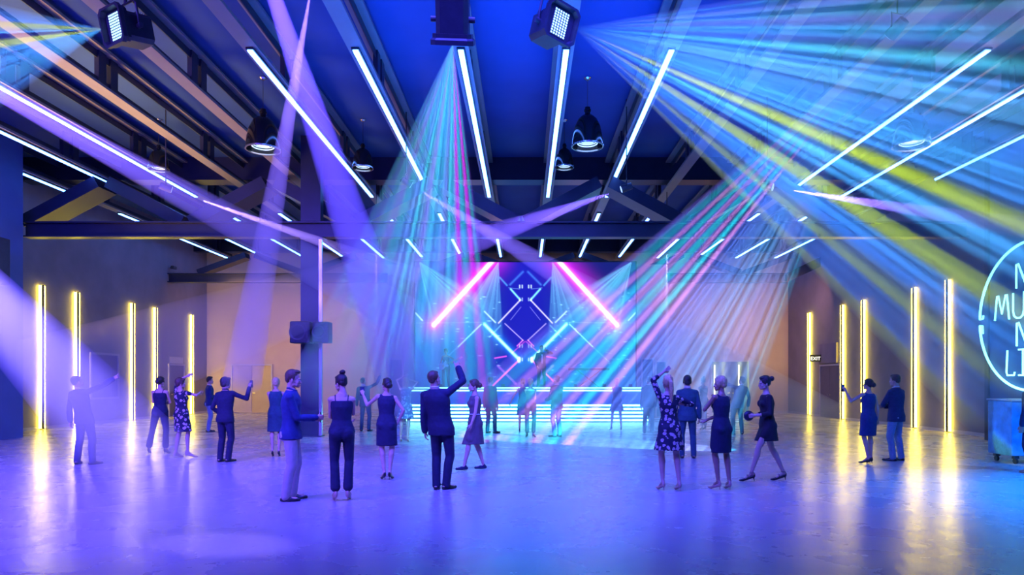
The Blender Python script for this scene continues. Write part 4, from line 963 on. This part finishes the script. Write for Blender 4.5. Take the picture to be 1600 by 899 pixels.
# hatch wall side
person(132,726,-16,'man in a suit leaning back and pointing up at the hatch wall',H=1.74,outfit='suit',cols={'top':M_BLAZER,'legs':M_BLAZER},hair='crop',
   rh=(.52,.20,1.70),re=(.4,-.3,-1),lh=(-.34,-.02,.82),rhp='point',lean=(-.10,-.06),head=(-14,14),lf=(-.15,0,25),rf=(.20,.03,-20))
person(250,710,4,'woman in a dark jumpsuit standing with legs apart before a yellow wall light',fem=True,H=1.68,outfit='jumpsuit',cols={'top':M_NAVY,'shoulders':False,'bot':.07},hair='lowbun',
   lh=(.02,.22,1.20),rh=(-.04,.22,1.16),le=(-1,-.1,-.5),re=(1,-.1,-.5),lf=(-.24,0,14),rf=(.14,0,-6),head=(-10,-8))
person(284,716,-24,'woman in a floral dress dancing with both arms up beside the last yellow light',fem=True,H=1.66,outfit='dress',cols={'top':M_FLOR,'sleeve':.5,'flare':.03,'shoe':M_NUDE},hair='pixie',hairm=M_BROWN,
   lh=(-.02,.16,1.84),le=(-.6,-.2,.2),rh=(.26,.26,1.46),re=(1,-.2,-.3),lf=(-.10,-.04,0),rf=(.08,.12,-40),lean=(.0,-.04),head=(-30,4),hem=.52)
person(327,675,-62,'man in a dark shirt and jeans standing near the back wall doors',H=1.76,outfit='shirt',cols={'top':M_NAVY2,'legs':M_JEAN},hair='short',lh=(-.05,.26,1.16),rh=(.05,.28,1.14),low=True)
p,h=person(352,722,-12,'person all in dark clothes holding a phone out to the side',H=1.70,outfit='shirt',cols={'top':M_NAVY,'legs':M_NAVY,'collar':M_NAVY},hair='mop',
   rh=(.40,.24,1.56),re=(.4,0,-1),lh=(-.18,.14,.98),rhp='grip',lf=(-.10,0,0),rf=(.08,.02,-15),head=(-20,0))
phone(h('r',(.0,.045,.09)),-12,'phone held out by the person all in dark clothes')
person(431,714,14,'woman with short fair hair in a dark dress behind the man in the blue shirt',fem=True,H=1.66,outfit='dress',cols={'top':M_TEAL,'flare':.02},hair='pixie',hairm=M_BLOND,lh=(.02,.22,1.2),rh=(-.04,.22,1.16),lf=(-.07,0,0),rf=(.07,0,0))
# middle and far
person(571,674,-10,'man near the column pointing up into the teal light fan',H=1.74,outfit='suit',cols={'top':M_TEAL,'legs':M_TEAL},hair='crop',rh=(.42,.2,1.80),re=(.4,-.2,-1),lh=(-.3,0,.8),lean=(-.06,-.04),rhp='point',low=True,lf=(-.13,0,15),rf=(.13,0,-15),head=(-10,10))
person(634,691,4,'woman in a pale floral dress dancing with her arms over her head',fem=True,H=1.68,outfit='dress',cols={'top':M_FLOR2,'flare':.06,'shoe':M_NUDE},hair='bob',hairm=M_BLOND,lh=(-.04,.05,1.84),le=(-1,0,.2),rh=(.10,.06,1.74),re=(1,0,0),lf=(-.14,.02,0),rf=(.06,-.04,0),low=True,hem=.58)
person(766,677,-30,'man in a petrol suit standing before the steps behind the walking woman',H=1.74,outfit='suit',cols={'top':M_TEAL,'legs':M_TEAL},hair='crop',low=True,lf=(-.09,0,0),rf=(.13,.1,-30))
person(817,676,0,'woman in a blue dress by the steps holding one arm out low',fem=True,H=1.66,outfit='dress',cols={'top':M_NAVY2,'flare':.02},hair='lowbun',lh=(-.42,.05,.98),le=(-1,-.2,0),rh=(.2,.1,.95),low=True)
person(829,684,-8,'woman in dark trousers and strappy heels talking close to the woman in blue',fem=True,H=1.66,outfit='jumpsuit',cols={'top':M_GREYC,'shoulders':False,'strap':True},hair='pixie',hairm=M_BLOND,lh=(.0,.2,1.3),rh=(.02,.22,1.1),lf=(-.10,.0,20),rf=(.09,0,-14),low=True)
person(870,683,40,'man in a long jacket and light trousers facing the stage steps',H=1.78,outfit='suit',cols={'top':M_GREYC,'legs':M_JEAN},hair='short',hairm=M_BROWN,lh=(-.16,.28,1.06),rh=(.0,.26,1.1),lf=(-.09,.03,20),rf=(.09,0,-8),low=True)
person(964,673,4,'woman with short fair hair in a plain short dress alone before the steps',fem=True,H=1.68,outfit='dress',cols={'top':M_NAVY2,'flare':.04},hair='pixie',hairm=M_BLOND,lh=(.0,.22,1.16),rh=(.04,.2,1.12),lf=(-.20,0,10),rf=(.14,0,-8),low=True,hem=.62)
person(1014,677,-12,'man in a dark suit at the end of the stage steps',H=1.76,outfit='suit',cols={'top':M_TEAL,'legs':M_TEAL},hair='short',low=True,lf=(-.14,0,0),rf=(.1,0,0))
person(1074,716,-6,'man in a petrol suit standing behind the dancing blonde woman',H=1.74,outfit='suit',cols={'top':M_TEAL,'legs':M_TEAL},hair='mop',lh=(-.26,.02,.86),rh=(.26,.05,.86),lf=(-.12,0,10),rf=(.13,0,-10))
person(1099,672,10,'woman with a bun and bare shoulders standing by the glass doors',fem=True,H=1.70,outfit='jumpsuit',cols={'top':M_TEAL,'shoulders':False},hair='topbun',lh=(.02,.2,1.2),rh=(-.02,.2,1.15),lf=(-.06,0,0),rf=(.05,0,0),low=True)
person(1152,679,12,'man in a blue suit leaning back and pointing up towards the glass doors',H=1.76,outfit='suit',cols={'top':M_NAVY2,'legs':M_BLAZER},hair='short',lh=(-.46,.26,1.70),le=(-.4,-.3,-1),rh=(.36,.0,.86),lhp='point',lean=(.12,-.05),head=(14,12),lf=(-.15,0,20),rf=(.14,0,-22))
person(1614,740,20,'person cut by the picture edge standing beside the rolling cart',H=1.76,outfit='suit',cols={'top':M_BLAZER,'legs':M_BLAZER,'shoe':M_NUDE},hair='short',low=True)
# stage
p,h=person(697,0,165,'slim guitarist in a sleeveless top playing on the stage',fem=True,H=1.74,outfit='jumpsuit',cols={'top':mat('violet cloth',(.12,.05,.25),.8,noise=.1),'shoulders':False,'bot':.05},hair='pixie',hairm=M_BROWN,heels=False,
   lh=(-.40,.24,1.12),rh=(.06,.26,.98),re=(1,-.2,-.4),le=(-1,-.1,-.4),lhp='grip',rhp='grip',dist=29.6,base=1.318,lf=(-.12,0,0),rf=(.12,0,0))
g=root('electric_guitar',(p.location.x,29.6-.27,1.30+1.04),'pale electric guitar slung on the guitarist','guitar')
Mg=Matrix.Rotation(math.radians(-24),4,'Y')@Matrix.Translation((.0,0,0)); q=MB()
q.prism([(x,-.02,z) for x,z in((-.30,-.05),(-.27,.10),(-.18,.15),(-.07,.09),(.03,.13),(.09,.17),(.10,.09),(.05,.0),(.12,-.08),(.07,-.14),(-.04,-.09),(-.16,-.16),(-.26,-.14))],(0,.045,0)); q.build('guitar_body',M_GUITAR,g,M=Mg)
MB().box((.05,-.03,-.022),(.66,-.005,.022)).build('neck',M_TAN,g,M=Mg); MB().box((.66,-.03,-.04),(.80,-.008,.045)).build('headstock',M_GUITAR,g,M=Mg)
p,h=person(846,0,190,'singer in a dark jacket and white shirt holding a microphone to the mouth on stage',H=1.84,outfit='suit',cols={'top':M_BLACKC,'legs':M_BLACKC},hair='short',
   lh=(-.16,.20,1.56),le=(-1,.1,-.4),rh=(.20,.12,.92),lhp='grip',dist=29.8,base=1.318,lf=(-.12,0,0),rf=(.14,.05,0),head=(-10,6))
q=Prim(); q.loft([((0,.0,1.0),.06,.135,0),((0,.01,1.2),.05,.145,0),((0,.01,1.40),.07,.135,0)]); o=link('shirt_front',compose('sf',[(arrays(q.mesh('x')),None,0)],[M_WHITE],1.05),p)
mp=h('l',(.0,.035,.06)); mc=root('microphone',mp,'black microphone in the hand of the singer','microphone'); MB().cyl((0,0,-.10),(0,-.02,.06),.014).build('handle',M_BLACK,mc); MB().lathe([(.001,.12),(.022,.112),(.030,.09),(.024,.068),(.001,.06)],16).build('grille_head',M_CHROME,mc,smooth=True)
